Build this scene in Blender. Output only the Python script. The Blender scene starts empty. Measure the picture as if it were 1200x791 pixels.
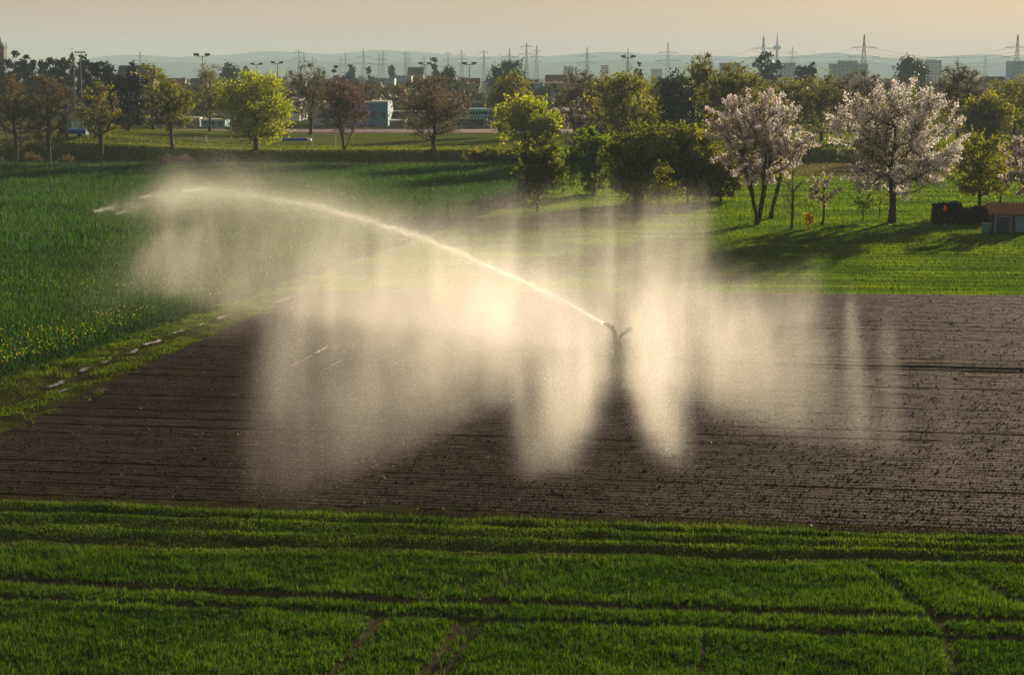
import bpy, math, random
import numpy as np
from mathutils import Vector

rng = np.random.default_rng(11)
random.seed(11)
scene = bpy.context.scene
COL = scene.collection
PI = math.pi

# ------------------------------------------------------------------ camera geometry
CAMH, FPX = 16.0, 2000.0
TILT = math.atan((395.5 - 86.0) / FPX)
CT, ST = math.cos(TILT), math.sin(TILT)


def ray(px, py):
    a, b = px - 600.0, 395.5 - py
    return a, FPX * CT + b * ST, -FPX * ST + b * CT


def zg(X, Y):
    X = np.asarray(X, float); Y = np.asarray(Y, float)
    t = np.clip((Y - 303) / 9.0, 0, 1); s = t * t * (3 - 2 * t)
    t2 = np.clip((Y - 303) / 18.0, 0, 1); s2 = t2 * t2 * (3 - 2 * t2)
    t3 = np.clip((420 - Y) / 60.0, 0, 1)
    return 2.3 * s + 2.3 * np.exp(-((X + 82) / 20.0) ** 2) * s2 * t3


def G(px, py):
    """ground point seen at that spot of the photograph"""
    dx, dy, dz = ray(px, py)
    z = 0.0
    for _ in range(12):
        t = (z - CAMH) / dz
        z = float(zg(dx * t, dy * t))
    return dx * t, dy * t, z


def D(px, py, Y):
    dx, dy, dz = ray(px, py)
    t = Y / dy
    return dx * t, Y, CAMH + dz * t


# ------------------------------------------------------------------ helpers
def tag(o, label=None, cat=None, group=None, kind=None):
    if label: o['label'] = label
    if cat: o['category'] = cat
    if group: o['group'] = group
    if kind: o['kind'] = kind
    return o


def empty(name, loc, rz=0.0):
    o = bpy.data.objects.new(name, None)
    o.location = loc; o.rotation_euler = (0, 0, rz); o.empty_display_size = 0.3
    COL.objects.link(o)
    return o


def link(name, me, mat=None, parent=None, loc=None, smooth=False):
    o = bpy.data.objects.new(name, me)
    if mat is not None and len(me.materials) == 0:
        me.materials.append(mat)
    if smooth:
        me.polygons.foreach_set('use_smooth', np.ones(len(me.polygons), bool))
    COL.objects.link(o)
    if parent is not None: o.parent = parent
    if loc is not None: o.location = loc
    return o


def np_mesh(name, V, F, tint=None):
    V = np.ascontiguousarray(V, dtype=np.float32); F = np.ascontiguousarray(F, dtype=np.int32)
    m, k = F.shape
    me = bpy.data.meshes.new(name)
    me.vertices.add(len(V)); me.vertices.foreach_set('co', V.ravel())
    me.loops.add(m * k); me.loops.foreach_set('vertex_index', F.ravel())
    me.polygons.add(m); me.polygons.foreach_set('loop_start', np.arange(0, m * k, k, dtype=np.int32))
    me.update(calc_edges=True)
    if tint is not None:
        a = me.attributes.new('tint', 'FLOAT', 'POINT')
        a.data.foreach_set('value', np.ascontiguousarray(tint, dtype=np.float32))
    return me


class MB:
    """collects boxes, tubes and prisms into one mesh"""
    def __init__(s): s.v = []; s.f = []
    def add(s, V, F):
        o = len(s.v); s.v.extend([tuple(p) for p in V]); s.f.extend([[i + o for i in f] for f in F]); return s
    def box(s, x0, x1, y0, y1, z0, z1):
        V = [(x0, y0, z0), (x1, y0, z0), (x1, y1, z0), (x0, y1, z0), (x0, y0, z1), (x1, y0, z1), (x1, y1, z1), (x0, y1, z1)]
        return s.add(V, [(0, 3, 2, 1), (4, 5, 6, 7), (0, 1, 5, 4), (1, 2, 6, 5), (2, 3, 7, 6), (3, 0, 4, 7)])
    def tube(s, pts, r, n=8, cap=True):
        pts = [Vector(p) for p in pts]
        rs = r if isinstance(r, (list, tuple)) else [r] * len(pts)
        V = []; F = []
        for i, p in enumerate(pts):
            d = (pts[min(i + 1, len(pts) - 1)] - pts[max(i - 1, 0)]).normalized()
            a = d.cross(Vector((0, 0, 1)))
            if a.length < 1e-3: a = Vector((1, 0, 0))
            a.normalize(); b = d.cross(a)
            for k in range(n):
                t = 2 * PI * k / n
                V.append(p + (a * math.cos(t) + b * math.sin(t)) * rs[i])
        for i in range(len(pts) - 1):
            for k in range(n):
                F.append((i * n + k, i * n + (k + 1) % n, (i + 1) * n + (k + 1) % n, (i + 1) * n + k))
        if cap:
            F.append(tuple(range(n))); F.append(tuple(range((len(pts) - 1) * n, len(pts) * n)))
        return s.add(V, F)
    def lathe(s, prof, c=(0, 0, 0), n=14):
        V = []; F = []
        for (r, z) in prof:
            for k in range(n):
                t = 2 * PI * k / n
                V.append((c[0] + r * math.cos(t), c[1] + r * math.sin(t), c[2] + z))
        for i in range(len(prof) - 1):
            for k in range(n):
                F.append((i * n + k, i * n + (k + 1) % n, (i + 1) * n + (k + 1) % n, (i + 1) * n + k))
        F.append(tuple(range(n))); F.append(tuple(range((len(prof) - 1) * n, len(prof) * n)))
        return s.add(V, F)
    def gable(s, x0, x1, y0, y1, z0, z1, along='x'):
        if along == 'x':
            ym = (y0 + y1) / 2
            V = [(x0, y0, z0), (x1, y0, z0), (x1, y1, z0), (x0, y1, z0), (x0, ym, z1), (x1, ym, z1)]
        else:
            xm = (x0 + x1) / 2
            V = [(x0, y1, z0), (x0, y0, z0), (x1, y0, z0), (x1, y1, z0), (xm, y1, z1), (xm, y0, z1)]
            V = [V[1], V[0], V[3], V[2], V[5], V[4]]
        return s.add(V, [(0, 1, 5, 4), (2, 3, 4, 5), (0, 4, 3), (1, 2, 5), (0, 3, 2, 1)])
    def mesh(s, name):
        me = bpy.data.meshes.new(name); me.from_pydata(s.v, [], s.f); me.update(); return me
    def build(s, name, mat, parent=None, loc=None):
        return link(name, s.mesh(name), mat, parent, loc)


def vnoise(x, y, seed=0):
    """2D value noise in 0..1"""
    x = np.asarray(x, float); y = np.asarray(y, float)
    xi = np.floor(x).astype(np.int64); yi = np.floor(y).astype(np.int64)
    fx = x - xi; fy = y - yi
    fx = fx * fx * (3 - 2 * fx); fy = fy * fy * (3 - 2 * fy)
    def h(a, b):
        n = (a * 374761393 + b * 668265263 + seed * 974634777) & 0xFFFFFFFF
        n = ((n ^ (n >> 13)) * 1274126177) & 0xFFFFFFFF
        return ((n ^ (n >> 16)) & 0xFFFF) / 65535.0
    a = h(xi, yi) * (1 - fx) + h(xi + 1, yi) * fx
    b = h(xi, yi + 1) * (1 - fx) + h(xi + 1, yi + 1) * fx
    return a * (1 - fy) + b * fy


def unit(n):
    v = rng.normal(size=(n, 3)); v /= np.linalg.norm(v, axis=1, keepdims=True) + 1e-9
    return v


# ------------------------------------------------------------------ materials
def new_mat(name):
    m = bpy.data.materials.new(name); m.use_nodes = True
    nt = m.node_tree; nt.nodes.clear()
    out = nt.nodes.new('ShaderNodeOutputMaterial')
    return m, nt, out


def L(nt, a, b): nt.links.new(a, b)


def ramp(nt, fac, stops):
    r = nt.nodes.new('ShaderNodeValToRGB')
    e = r.color_ramp.elements
    while len(e) < len(stops): e.new(0.5)
    for i, (p, c) in enumerate(stops):
        e[i].position = p; e[i].color = (*c, 1)
    L(nt, fac, r.inputs['Fac'])
    return r.outputs['Color']


def noise(nt, scale, detail=4, rough=0.6, vec=None):
    n = nt.nodes.new('ShaderNodeTexNoise')
    n.inputs['Scale'].default_value = scale; n.inputs['Detail'].default_value = detail
    n.inputs['Roughness'].default_value = rough
    if vec is None:
        g = nt.nodes.new('ShaderNodeNewGeometry'); vec = g.outputs['Position']
    L(nt, vec, n.inputs['Vector'])
    return n.outputs['Fac']


def plain(name, c1, c2=None, scale=3.0, rough=0.7, metal=0.0, bump=0.0, spec=0.3):
    m, nt, out = new_mat(name)
    p = nt.nodes.new('ShaderNodeBsdfPrincipled')
    p.inputs['Roughness'].default_value = rough; p.inputs['Metallic'].default_value = metal
    p.inputs['Specular IOR Level'].default_value = spec
    c2 = c2 or tuple(x * 0.75 for x in c1)
    f = noise(nt, scale)
    L(nt, ramp(nt, f, [(0.35, c2), (0.65, c1)]), p.inputs['Base Color'])
    if bump:
        b = nt.nodes.new('ShaderNodeBump'); b.inputs['Strength'].default_value = 1.0
        b.inputs['Distance'].default_value = bump
        L(nt, noise(nt, scale * 3, 6, 0.7), b.inputs['Height']); L(nt, b.outputs[0], p.inputs['Normal'])
    L(nt, p.outputs[0], out.inputs['Surface'])
    return m


def leafmat(name, stops, trans=0.45, tcol=(1.25, 1.2, 0.6), rough=0.6):
    """leaf colours run along the mesh's own 'tint' value (each leaf has one)"""
    m, nt, out = new_mat(name)
    at = nt.nodes.new('ShaderNodeAttribute'); at.attribute_name = 'tint'
    n = len(stops)
    col = ramp(nt, at.outputs['Fac'], [(i / max(1, n - 1), c) for i, c in enumerate(stops)])
    p = nt.nodes.new('ShaderNodeBsdfPrincipled'); p.inputs['Roughness'].default_value = rough
    p.inputs['Specular IOR Level'].default_value = 0.15
    L(nt, col, p.inputs['Base Color'])
    t = nt.nodes.new('ShaderNodeBsdfTranslucent')
    mx = nt.nodes.new('ShaderNodeMix'); mx.data_type = 'RGBA'; mx.blend_type = 'MULTIPLY'
    mx.inputs['Factor'].default_value = 1.0
    L(nt, col, mx.inputs[6]); mx.inputs[7].default_value = (*tcol, 1)
    L(nt, mx.outputs[2], t.inputs['Color'])
    ms = nt.nodes.new('ShaderNodeMixShader'); ms.inputs[0].default_value = trans
    L(nt, p.outputs[0], ms.inputs[1]); L(nt, t.outputs[0], ms.inputs[2])
    L(nt, ms.outputs[0], out.inputs['Surface'])
    return m


M = {}
M['bark'] = plain('bark', (0.075, 0.058, 0.045), (0.035, 0.028, 0.022), 4, 0.9, bump=0.02)
M['bark_pale'] = plain('bark_pale', (0.14, 0.12, 0.10), (0.06, 0.05, 0.04), 4, 0.9, bump=0.02)
M['yellowgreen'] = leafmat('leaf_yellowgreen', [(0.045, 0.060, 0.008), (0.125, 0.145, 0.012), (0.21, 0.215, 0.016)], 0.62, (1.5, 1.45, 0.5))
M['gold'] = leafmat('leaf_gold', [(0.09, 0.13, 0.008), (0.21, 0.26, 0.010), (0.32, 0.36, 0.014)], 0.62, (1.6, 1.55, 0.5))
M['green'] = leafmat('leaf_green', [(0.035, 0.075, 0.01), (0.085, 0.15, 0.012), (0.16, 0.23, 0.018)], 0.62, (1.6, 1.5, 0.5))
M['darkgreen'] = leafmat('leaf_darkgreen', [(0.010, 0.022, 0.010), (0.018, 0.034, 0.014), (0.03, 0.05, 0.018)], 0.25)
M['deepgreen'] = leafmat('leaf_deepgreen', [(0.030, 0.050, 0.008), (0.078, 0.105, 0.012), (0.17, 0.19, 0.018)], 0.62, (1.6, 1.5, 0.5))
M['hedge'] = leafmat('hedge_leaves', [(0.014, 0.018, 0.008), (0.030, 0.034, 0.014), (0.055, 0.060, 0.020)], 0.35)
M['pine'] = leafmat('needles', [(0.008, 0.016, 0.010), (0.014, 0.024, 0.014), (0.022, 0.034, 0.016)], 0.1)
M['olive'] = leafmat('leaf_olive', [(0.048, 0.058, 0.012), (0.10, 0.112, 0.016), (0.17, 0.175, 0.022)], 0.6, (1.6, 1.5, 0.6))
M['brown'] = leafmat('buds_brown', [(0.045, 0.038, 0.030), (0.080, 0.068, 0.048), (0.14, 0.12, 0.075)], 0.5, (1.5, 1.4, 1.0))
M['red'] = leafmat('buds_red', [(0.055, 0.038, 0.035), (0.10, 0.068, 0.062), (0.18, 0.125, 0.115)], 0.4, (1.2, 1.05, 1.0))
M['blossom'] = leafmat('blossom_petals', [(0.46, 0.44, 0.44), (0.70, 0.68, 0.68), (0.86, 0.84, 0.84)], 0.5, (1.0, .99, .99))
M['pinkblossom'] = leafmat('blossom_pink', [(0.46, 0.42, 0.43), (0.70, 0.64, 0.66), (0.85, 0.80, 0.82)], 0.5, (1.0, .99, .99))
M['forsythia'] = leafmat('forsythia_flowers', [(0.60, 0.46, 0.01), (0.75, 0.60, 0.015), (0.82, 0.68, 0.03)], 0.5, (1.1, 1.1, 0.8))
M['dry'] = leafmat('dry_stems', [(0.10, 0.08, 0.045), (0.16, 0.13, 0.07), (0.22, 0.18, 0.10)], 0.4, (1.1, 1.05, 0.8))
M['wheat'] = leafmat('cereal_blades', [(0.008, 0.026, 0.003), (0.026, 0.066, 0.007), (0.080, 0.138, 0.018)], 0.62, (2.0, 1.85, 0.5))
M['border'] = leafmat('border_grass', [(0.012, 0.034, 0.005), (0.036, 0.080, 0.008), (0.090, 0.140, 0.018)], 0.6, (1.8, 1.7, 0.5))
M['meadow_grass'] = leafmat('meadow_grass', [(0.022, 0.056, 0.008), (0.055, 0.112, 0.011), (0.12, 0.18, 0.018)], 0.62, (1.9, 1.75, 0.45))
M['strip_grass'] = leafmat('strip_grass', [(0.022, 0.044, 0.006), (0.056, 0.100, 0.009), (0.11, 0.165, 0.014)], 0.6, (1.9, 1.8, 0.4))
M['verge_grass'] = leafmat('verge_grass', [(0.07, 0.075, 0.030), (0.11, 0.11, 0.045), (0.16, 0.145, 0.06)], 0.45, (1.15, 1.1, 0.6))
M['pitch_grass'] = leafmat('pitch_grass', [(0.035, 0.068, 0.010), (0.080, 0.120, 0.014), (0.16, 0.19, 0.022)], 0.62, (2.0, 1.8, 0.4))
M['rape'] = leafmat('rape_leaves', [(0.009, 0.028, 0.006), (0.022, 0.060, 0.010), (0.045, 0.098, 0.015)], 0.55, (1.5, 1.6, 0.5))
M['rape_flower'] = leafmat('rape_flowers', [(0.45, 0.40, 0.01), (0.6, 0.52, 0.02), (0.7, 0.62, 0.03)], 0.4)
M['clod'] = leafmat('soil_clods', [(0.016, 0.0115, 0.009), (0.031, 0.022, 0.017), (0.10, 0.076, 0.062)], 0.0, rough=0.9)
M['pebble'] = leafmat('pale_stones', [(0.25, 0.22, 0.20), (0.40, 0.36, 0.33), (0.6, 0.55, 0.52)], 0.2, (1, 1, 1))


def groundmat(name, stops, scale, fine, bump, rough=1.0, spec=0.0):
    m, nt, out = new_mat(name)
    p = nt.nodes.new('ShaderNodeBsdfPrincipled'); p.inputs['Roughness'].default_value = rough
    p.inputs['Specular IOR Level'].default_value = spec
    a = noise(nt, scale, 5, 0.65); b = noise(nt, fine, 5, 0.7)
    mm = nt.nodes.new('ShaderNodeMath'); mm.operation = 'MULTIPLY_ADD'
    mm.inputs[1].default_value = 0.55
    L(nt, a, mm.inputs[0])
    m2 = nt.nodes.new('ShaderNodeMath'); m2.operation = 'MULTIPLY'; m2.inputs[1].default_value = 0.45
    L(nt, b, m2.inputs[0]); L(nt, m2.outputs[0], mm.inputs[2])
    n = len(stops)
    L(nt, ramp(nt, mm.outputs[0], [(0.36 + 0.28 * i / max(1, n - 1), c) for i, c in enumerate(stops)]), p.inputs['Base Color'])
    bp = nt.nodes.new('ShaderNodeBump'); bp.inputs['Distance'].default_value = bump
    L(nt, b, bp.inputs['Height']); L(nt, bp.outputs[0], p.inputs['Normal'])
    L(nt, p.outputs[0], out.inputs['Surface'])
    return m


M['ground'] = groundmat('ground_turf', [(0.030, 0.045, 0.012), (0.055, 0.080, 0.016), (0.085, 0.10, 0.022)], 0.15, 6, 0.06)
M['soil'] = groundmat('ploughed_soil', [(0.014, 0.0092, 0.0066), (0.023, 0.0155, 0.0115), (0.037, 0.0255, 0.019)], 0.5, 9, 0.015, 0.9, 0.05)
M['fieldsoil'] = groundmat('field_soil', [(0.035, 0.030, 0.018), (0.06, 0.05, 0.032), (0.085, 0.07, 0.045)], 0.8, 8, 0.04)
M['rapesoil'] = groundmat('rape_ground', [(0.008, 0.022, 0.008), (0.014, 0.032, 0.010), (0.02, 0.04, 0.012)], 0.5, 4, 0.05)
M['strip'] = groundmat('strip_ground', [(0.045, 0.036, 0.022), (0.045, 0.048, 0.014), (0.055, 0.070, 0.014)], 1.2, 5, 0.05)
M['pitch'] = groundmat('pitch_turf', [(0.055, 0.085, 0.016), (0.085, 0.115, 0.020), (0.12, 0.14, 0.03)], 0.05, 2, 0.02)
M['gravel'] = groundmat('path_gravel', [(0.16, 0.14, 0.12), (0.22, 0.19, 0.16), (0.28, 0.25, 0.21)], 0.5, 8, 0.01)
M['hill'] = groundmat('hill_woods', [(0.018, 0.030, 0.018), (0.03, 0.045, 0.022), (0.045, 0.06, 0.03)], 0.002, 0.02, 2.0)
M['track'] = plain('running_track', (0.13, 0.065, 0.06), (0.09, 0.05, 0.05), 0.3, 0.9)

M['metal'] = plain('galvanised_steel', (0.30, 0.29, 0.27), (0.16, 0.15, 0.14), 8, 0.45, 0.6)
M['gun'] = plain('gun_steel', (0.06, 0.048, 0.036), (0.035, 0.028, 0.022), 8, 0.6, 0.2)
M['dark_metal'] = plain('dark_steel', (0.06, 0.06, 0.065), (0.035, 0.035, 0.04), 6, 0.55, 0.3)
M['pylon'] = plain('pylon_steel', (0.05, 0.05, 0.055), (0.035, 0.035, 0.04), 0.2, 0.6, 0.4)
M['hose'] = plain('hose_rubber', (0.03, 0.032, 0.036), (0.018, 0.02, 0.022), 5, 0.4)
M['white_paint'] = plain('white_paint', (0.75, 0.74, 0.72), (0.62, 0.60, 0.58), 2, 0.5)
M['wall_white'] = plain('wall_white', (0.62, 0.62, 0.60), (0.50, 0.50, 0.49), 0.3, 0.8)
M['wall_blue'] = plain('wall_blue', (0.07, 0.20, 0.33), (0.05, 0.15, 0.26), 0.3, 0.6)
M['wall_paleblue'] = plain('wall_paleblue', (0.22, 0.34, 0.44), (0.17, 0.27, 0.36), 0.3, 0.6)
M['wall_teal'] = plain('wall_teal', (0.12, 0.27, 0.32), (0.09, 0.21, 0.26), 0.2, 0.7)
M['wall_grey'] = plain('wall_grey', (0.26, 0.27, 0.29), (0.19, 0.20, 0.22), 0.3, 0.8)
M['wall_mauve'] = plain('wall_mauve', (0.20, 0.17, 0.19), (0.14, 0.12, 0.14), 0.3, 0.8)
M['wall_dark'] = plain('wall_dark', (0.035, 0.055, 0.085), (0.022, 0.036, 0.06), 0.3, 0.7)
M['wall_cream'] = plain('wall_cream', (0.48, 0.43, 0.36), (0.40, 0.35, 0.29), 0.3, 0.8)
M['stone'] = plain('church_stone', (0.20, 0.19, 0.20), (0.14, 0.13, 0.14), 0.4, 0.9)
M['slate'] = plain('slate_roof', (0.05, 0.055, 0.065), (0.035, 0.04, 0.048), 0.6, 0.6)
M['roof_red'] = plain('tile_roof', (0.17, 0.075, 0.05), (0.11, 0.05, 0.035), 0.6, 0.8)
M['roof_grey'] = plain('grey_roof', (0.17, 0.18, 0.20), (0.12, 0.13, 0.15), 0.4, 0.7)
M['roof_pale'] = plain('pale_roof', (0.55, 0.54, 0.52), (0.42, 0.42, 0.41), 0.3, 0.5)
M['roof_teal'] = plain('teal_fascia', (0.10, 0.38, 0.42), (0.08, 0.30, 0.34), 0.3, 0.5)
M['glass'] = plain('window_glass', (0.04, 0.06, 0.08), (0.03, 0.045, 0.06), 0.3, 0.15, spec=0.6)
M['seat'] = plain('teal_seats', (0.22, 0.55, 0.60), (0.15, 0.45, 0.50), 0.5, 0.5)
M['tarp'] = plain('blue_tarpaulin', (0.02, 0.10, 0.42), (0.015, 0.07, 0.30), 1.0, 0.5)
M['cyan'] = plain('cyan_panel', (0.10, 0.36, 0.50), (0.07, 0.28, 0.40), 1.0, 0.5)
M['wood'] = plain('dark_wood', (0.07, 0.045, 0.03), (0.045, 0.028, 0.02), 5, 0.8)
M['door_blue'] = plain('door_blue', (0.02, 0.05, 0.09), (0.012, 0.035, 0.065), 4, 0.5)
M['frame_grey'] = plain('frame_grey', (0.26, 0.28, 0.31), (0.20, 0.22, 0.25), 4, 0.6)
M['terracotta'] = plain('terracotta_tiles', (0.24, 0.15, 0.085), (0.17, 0.10, 0.055), 4, 0.8)
M['teal_plastic'] = plain('teal_plastic', (0.06, 0.26, 0.27), (0.04, 0.20, 0.21), 4, 0.4)
M['orange'] = leafmat('orange_cloth', [(0.8, 0.25, 0.02), (0.8, 0.25, 0.02)], 0.6, (1.2, 1.0, 0.8))
M['carpaint'] = plain('car_white', (0.55, 0.58, 0.60), (0.5, 0.53, 0.55), 1, 0.25, spec=0.6)
M['rubber'] = plain('tyre_rubber', (0.02, 0.02, 0.02), (0.015, 0.015, 0.015), 5, 0.8)
M['red_paint'] = plain('red_paint', (0.45, 0.07, 0.04), (0.35, 0.05, 0.03), 1, 0.5)
M['crane_red'] = plain('mast_red', (0.30, 0.07, 0.05), (0.22, 0.05, 0.04), 1, 0.6)

# water in the air: bright droplets that pass most of the sun through
m, nt, out = new_mat('water_droplets')
t = nt.nodes.new('ShaderNodeBsdfTranslucent'); t.inputs['Color'].default_value = (0.96, 0.96, 0.96, 1)
d = nt.nodes.new('ShaderNodeBsdfDiffuse'); d.inputs['Color'].default_value = (0.95, 0.95, 0.95, 1)
ms = nt.nodes.new('ShaderNodeMixShader'); ms.inputs[0].default_value = 0.14
L(nt, t.outputs[0], ms.inputs[1]); L(nt, d.outputs[0], ms.inputs[2]); L(nt, ms.outputs[0], out.inputs['Surface'])
M['droplet'] = m
m, nt, out = new_mat('puddle_water')
p = nt.nodes.new('ShaderNodeBsdfPrincipled'); p.inputs['Base Color'].default_value = (0.05, 0.045, 0.04, 1)
p.inputs['Roughness'].default_value = 0.06; p.inputs['IOR'].default_value = 1.33; p.inputs['Specular IOR Level'].default_value = 1.0
b = nt.nodes.new('ShaderNodeBump'); b.inputs['Distance'].default_value = 0.003
L(nt, noise(nt, 5, 3), b.inputs['Height']); L(nt, b.outputs[0], p.inputs['Normal'])
L(nt, p.outputs[0], out.inputs['Surface'])
M['puddle'] = m

# ------------------------------------------------------------------ light, sky, camera
SUN_AZ, SUN_EL = math.radians(29), math.radians(12.5)
to_sun = Vector((math.sin(SUN_AZ) * math.cos(SUN_EL), math.cos(SUN_AZ) * math.cos(SUN_EL), math.sin(SUN_EL)))
w = bpy.data.worlds.new('World'); scene.world = w; w.use_nodes = True
nt = w.node_tree; nt.nodes.clear()
sky = nt.nodes.new('ShaderNodeTexSky'); sky.sky_type = 'NISHITA'; sky.sun_disc = False
sky.sun_elevation = SUN_EL; sky.sun_rotation = SUN_AZ
sky.air_density = 1.0; sky.dust_density = 1.2; sky.ozone_density = 1.0
SKY_TINT = (1.46, 1.00, 0.755)
mul = nt.nodes.new('ShaderNodeMix'); mul.data_type = 'RGBA'; mul.blend_type = 'MULTIPLY'; mul.inputs['Factor'].default_value = 1.0
gm = nt.nodes.new('ShaderNodeGamma'); gm.inputs['Gamma'].default_value = 0.36
L(nt, sky.outputs[0], gm.inputs['Color']); L(nt, gm.outputs[0], mul.inputs[6]); mul.inputs[7].default_value = (*SKY_TINT, 1)
bg = nt.nodes.new('ShaderNodeBackground'); bg.inputs['Strength'].default_value = 0.10
L(nt, mul.outputs[2], bg.inputs['Color'])
wo = nt.nodes.new('ShaderNodeOutputWorld'); L(nt, bg.outputs[0], wo.inputs['Surface'])

sl = bpy.data.lights.new('sun', 'SUN'); sl.energy = 5.0; sl.angle = math.radians(0.53); sl.color = (1.0, 0.81, 0.56)
so = bpy.data.objects.new('sun', sl); COL.objects.link(so)
so.rotation_euler = (-to_sun).to_track_quat('-Z', 'Y').to_euler()

cd = bpy.data.cameras.new('camera'); cam = bpy.data.objects.new('camera', cd); COL.objects.link(cam)
cd.sensor_width = 36; cd.lens = FPX / 1200 * 36; cd.clip_start = 0.5; cd.clip_end = 40000
cam.location = (0, 0, CAMH); cam.rotation_euler = (PI / 2 - TILT, 0, 0)
scene.camera = cam
vs = scene.view_settings
vs.view_transform = 'Standard'; vs.look = 'None'; vs.gamma = 1.0; vs.exposure = 0.9; vs.use_curve_mapping = False
scene.cycles.use_denoising = True
scene.cycles.max_bounces = 8; scene.cycles.diffuse_bounces = 5; scene.cycles.transmission_bounces = 6
scene.cycles.glossy_bounces = 3; scene.cycles.volume_bounces = 1; scene.cycles.volume_step_rate = 1.5; scene.cycles.transparent_max_bounces = 256

# ------------------------------------------------------------------ ground and fields
def sheet(name, xs, ys, zf, mat, off=0.0):
    X, Y = np.meshgrid(xs, ys)
    Z = zf(X, Y) + off
    V = np.stack([X, Y, Z], -1).reshape(-1, 3)
    nx, ny = len(xs), len(ys)
    i = np.arange(nx * ny).reshape(ny, nx)
    F = np.stack([i[:-1, :-1], i[:-1, 1:], i[1:, 1:], i[1:, :-1]], -1).reshape(-1, 4)
    o = link(name, np_mesh(name, V, F), mat, smooth=True)
    o['kind'] = 'structure'
    return o


def quadsheet(name, left, right, ny, nx, zf, mat):
    """sheet between two edges, left(v) and right(v), v 0..1 from near to far"""
    v = np.linspace(0, 1, ny)[:, None]; u = np.linspace(0, 1, nx)[None, :]
    lx, ly = left(v); rx, ry = right(v)
    X = lx + (rx - lx) * u; Y = ly + (ry - ly) * u
    V = np.stack([X, Y, zf(X, Y)], -1).reshape(-1, 3)
    i = np.arange(nx * ny).reshape(ny, nx)
    F = np.stack([i[:-1, :-1], i[:-1, 1:], i[1:, 1:], i[1:, :-1]], -1).reshape(-1, 4)
    o = link(name, np_mesh(name, V, F), mat, smooth=True); o['kind'] = 'structure'
    return o


xs = np.concatenate([[-9000, -4000, -1800, -900, -500], np.arange(-300, 301, 6), [500, 900, 1800, 4000, 9000]])
ys = np.concatenate([[-300, -60, 0, 40, 80, 120, 160, 200, 240, 270], np.arange(284, 330, 1.0), np.arange(335, 440, 8),
                     [500, 600, 800, 1200, 2000, 3500, 6000, 9000, 14000]])
sheet('ground', xs, ys, lambda X, Y: zg(X, Y) - 0.05, M['ground'])

def soil_left(Y): return -22.6 + 0.157 * (Y - 75.5) + 0.7 * (vnoise(Y * .25, Y * 0, 3) - .5)
def soil_near(X): return 62.0 - 0.143 * (X + 19.3) + 0.25 * (vnoise(X * .4, X * 0, 4) - .5)
def soil_far(X): return 123.4 - 0.04 * (X - 13.6)
def rape_edge(Y): return -26.4 + 0.215 * (Y - 88) + 1.0 * (vnoise(Y * .3, Y * 0, 5) - .5)
def crop_top(X): return 56.0 - 0.065 * (X + 17) + 0.6 * (vnoise(X * .25, X * 0, 6) - .5)

ROW = np.array([0.143, 1.0]) / math.hypot(0.143, 1)   # across the drill rows


def soilz(X, Y):
    q = X * ROW[0] + Y * ROW[1]
    q2 = q + 0.10 * (vnoise(X * 0.25, Y * 0.6, 7) - .5)
    z = 0.019 * np.sin(q2 * 2 * PI / 0.46)
    ph = np.floor(q2 / 1.85); fr = q2 / 1.85 - ph
    dep = vnoise(ph * 3.7, X * 0.05, 21)
    z -= (0.01 + 0.09 * dep ** 2) * np.exp(-((fr - .35 - .3 * vnoise(ph * 1.7, X * .03, 23)) / 0.05) ** 2)
    z += 0.028 * (vnoise(X * 1.3, q * 3.1, 9) - .5) + 0.03 * (vnoise(X * 3.4, q * 6.0, 10) - .5)
    return z * 0.8 + 0.13


def sl_(v):
    Y = 60 + v * 66; Yn = 67.0
    return (-24.4 + 0.157 * (v * 59.7)), 64.3 + v * 61.2
def sr_(v):
    return 62 + 0 * v, 51.6 + v * 69.7
quadsheet('soil_field', sl_, sr_, 620, 420, soilz, M['soil'])
# bare ground below the crops
quadsheet('rape_field', lambda v: (-140 - 60 * v, 60 + v * 234), lambda v: (-26.2 - 6 + 0.215 * 206 * v + 6 * v, 60 + v * 234), 60, 40,
          lambda X, Y: zg(X, Y) + 0.02, M['rapesoil'])
def polydist(X, Y, pts):
    d = np.full(X.shape, 1e9)
    for (ax, ay), (bx, by) in zip(pts[:-1], pts[1:]):
        vx, vy = bx - ax, by - ay; l2 = vx * vx + vy * vy
        t = np.clip(((X - ax) * vx + (Y - ay) * vy) / l2, 0, 1)
        d = np.minimum(d, np.hypot(X - ax - t * vx, Y - ay - t * vy))
    return d


def gp2(l): return [G(a, b)[:2] for a, b in l]
TRAM = [(gp2([(-200, 670), (0, 681), (280, 697), (450, 705), (600, 708), (750, 715), (940, 720), (1090, 725), (1200, 730), (1400, 738)]), 0.36, 1.0),
        (gp2([(-200, 690), (0, 702), (250, 712), (430, 722), (600, 730), (800, 736), (990, 745), (1100, 748), (1200, 751), (1400, 758)]), 0.26, 0.9),
        (gp2([(362, 830), (390, 790), (425, 752), (452, 722)]), 0.25, 1.0), (gp2([(452, 722), (520, 690), (600, 668), (680, 652)]), .30, .5),
        (gp2([(470, 830), (500, 790), (545, 730)]), 0.22, 1.0), (gp2([(497, 830), (522, 790), (562, 733)]), 0.17, .9), (gp2([(555, 730), (620, 692), (700, 655)]), .26, .5),
        (gp2([(822, 830), (820, 791), (826, 745)]), 0.10, 0.9),
        (gp2([(1130, 830), (1120, 790), (1110, 748), (1095, 725), (1050, 690), (1012, 662)]), 0.24, 0.85),
        (gp2([(1260, 735), (1190, 705), (1130, 672)]), 0.35, 0.7)]
def cerealz(X, Y):
    z = .05 * vnoise(X * .5, Y * .9, 26) + .02 * vnoise(X * 3, Y * 3, 27)
    for pts, wd_, st in TRAM: z = z - .11 * st * np.exp(-(polydist(X, Y, pts) / (wd_ * .75)) ** 2)
    return z
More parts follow.
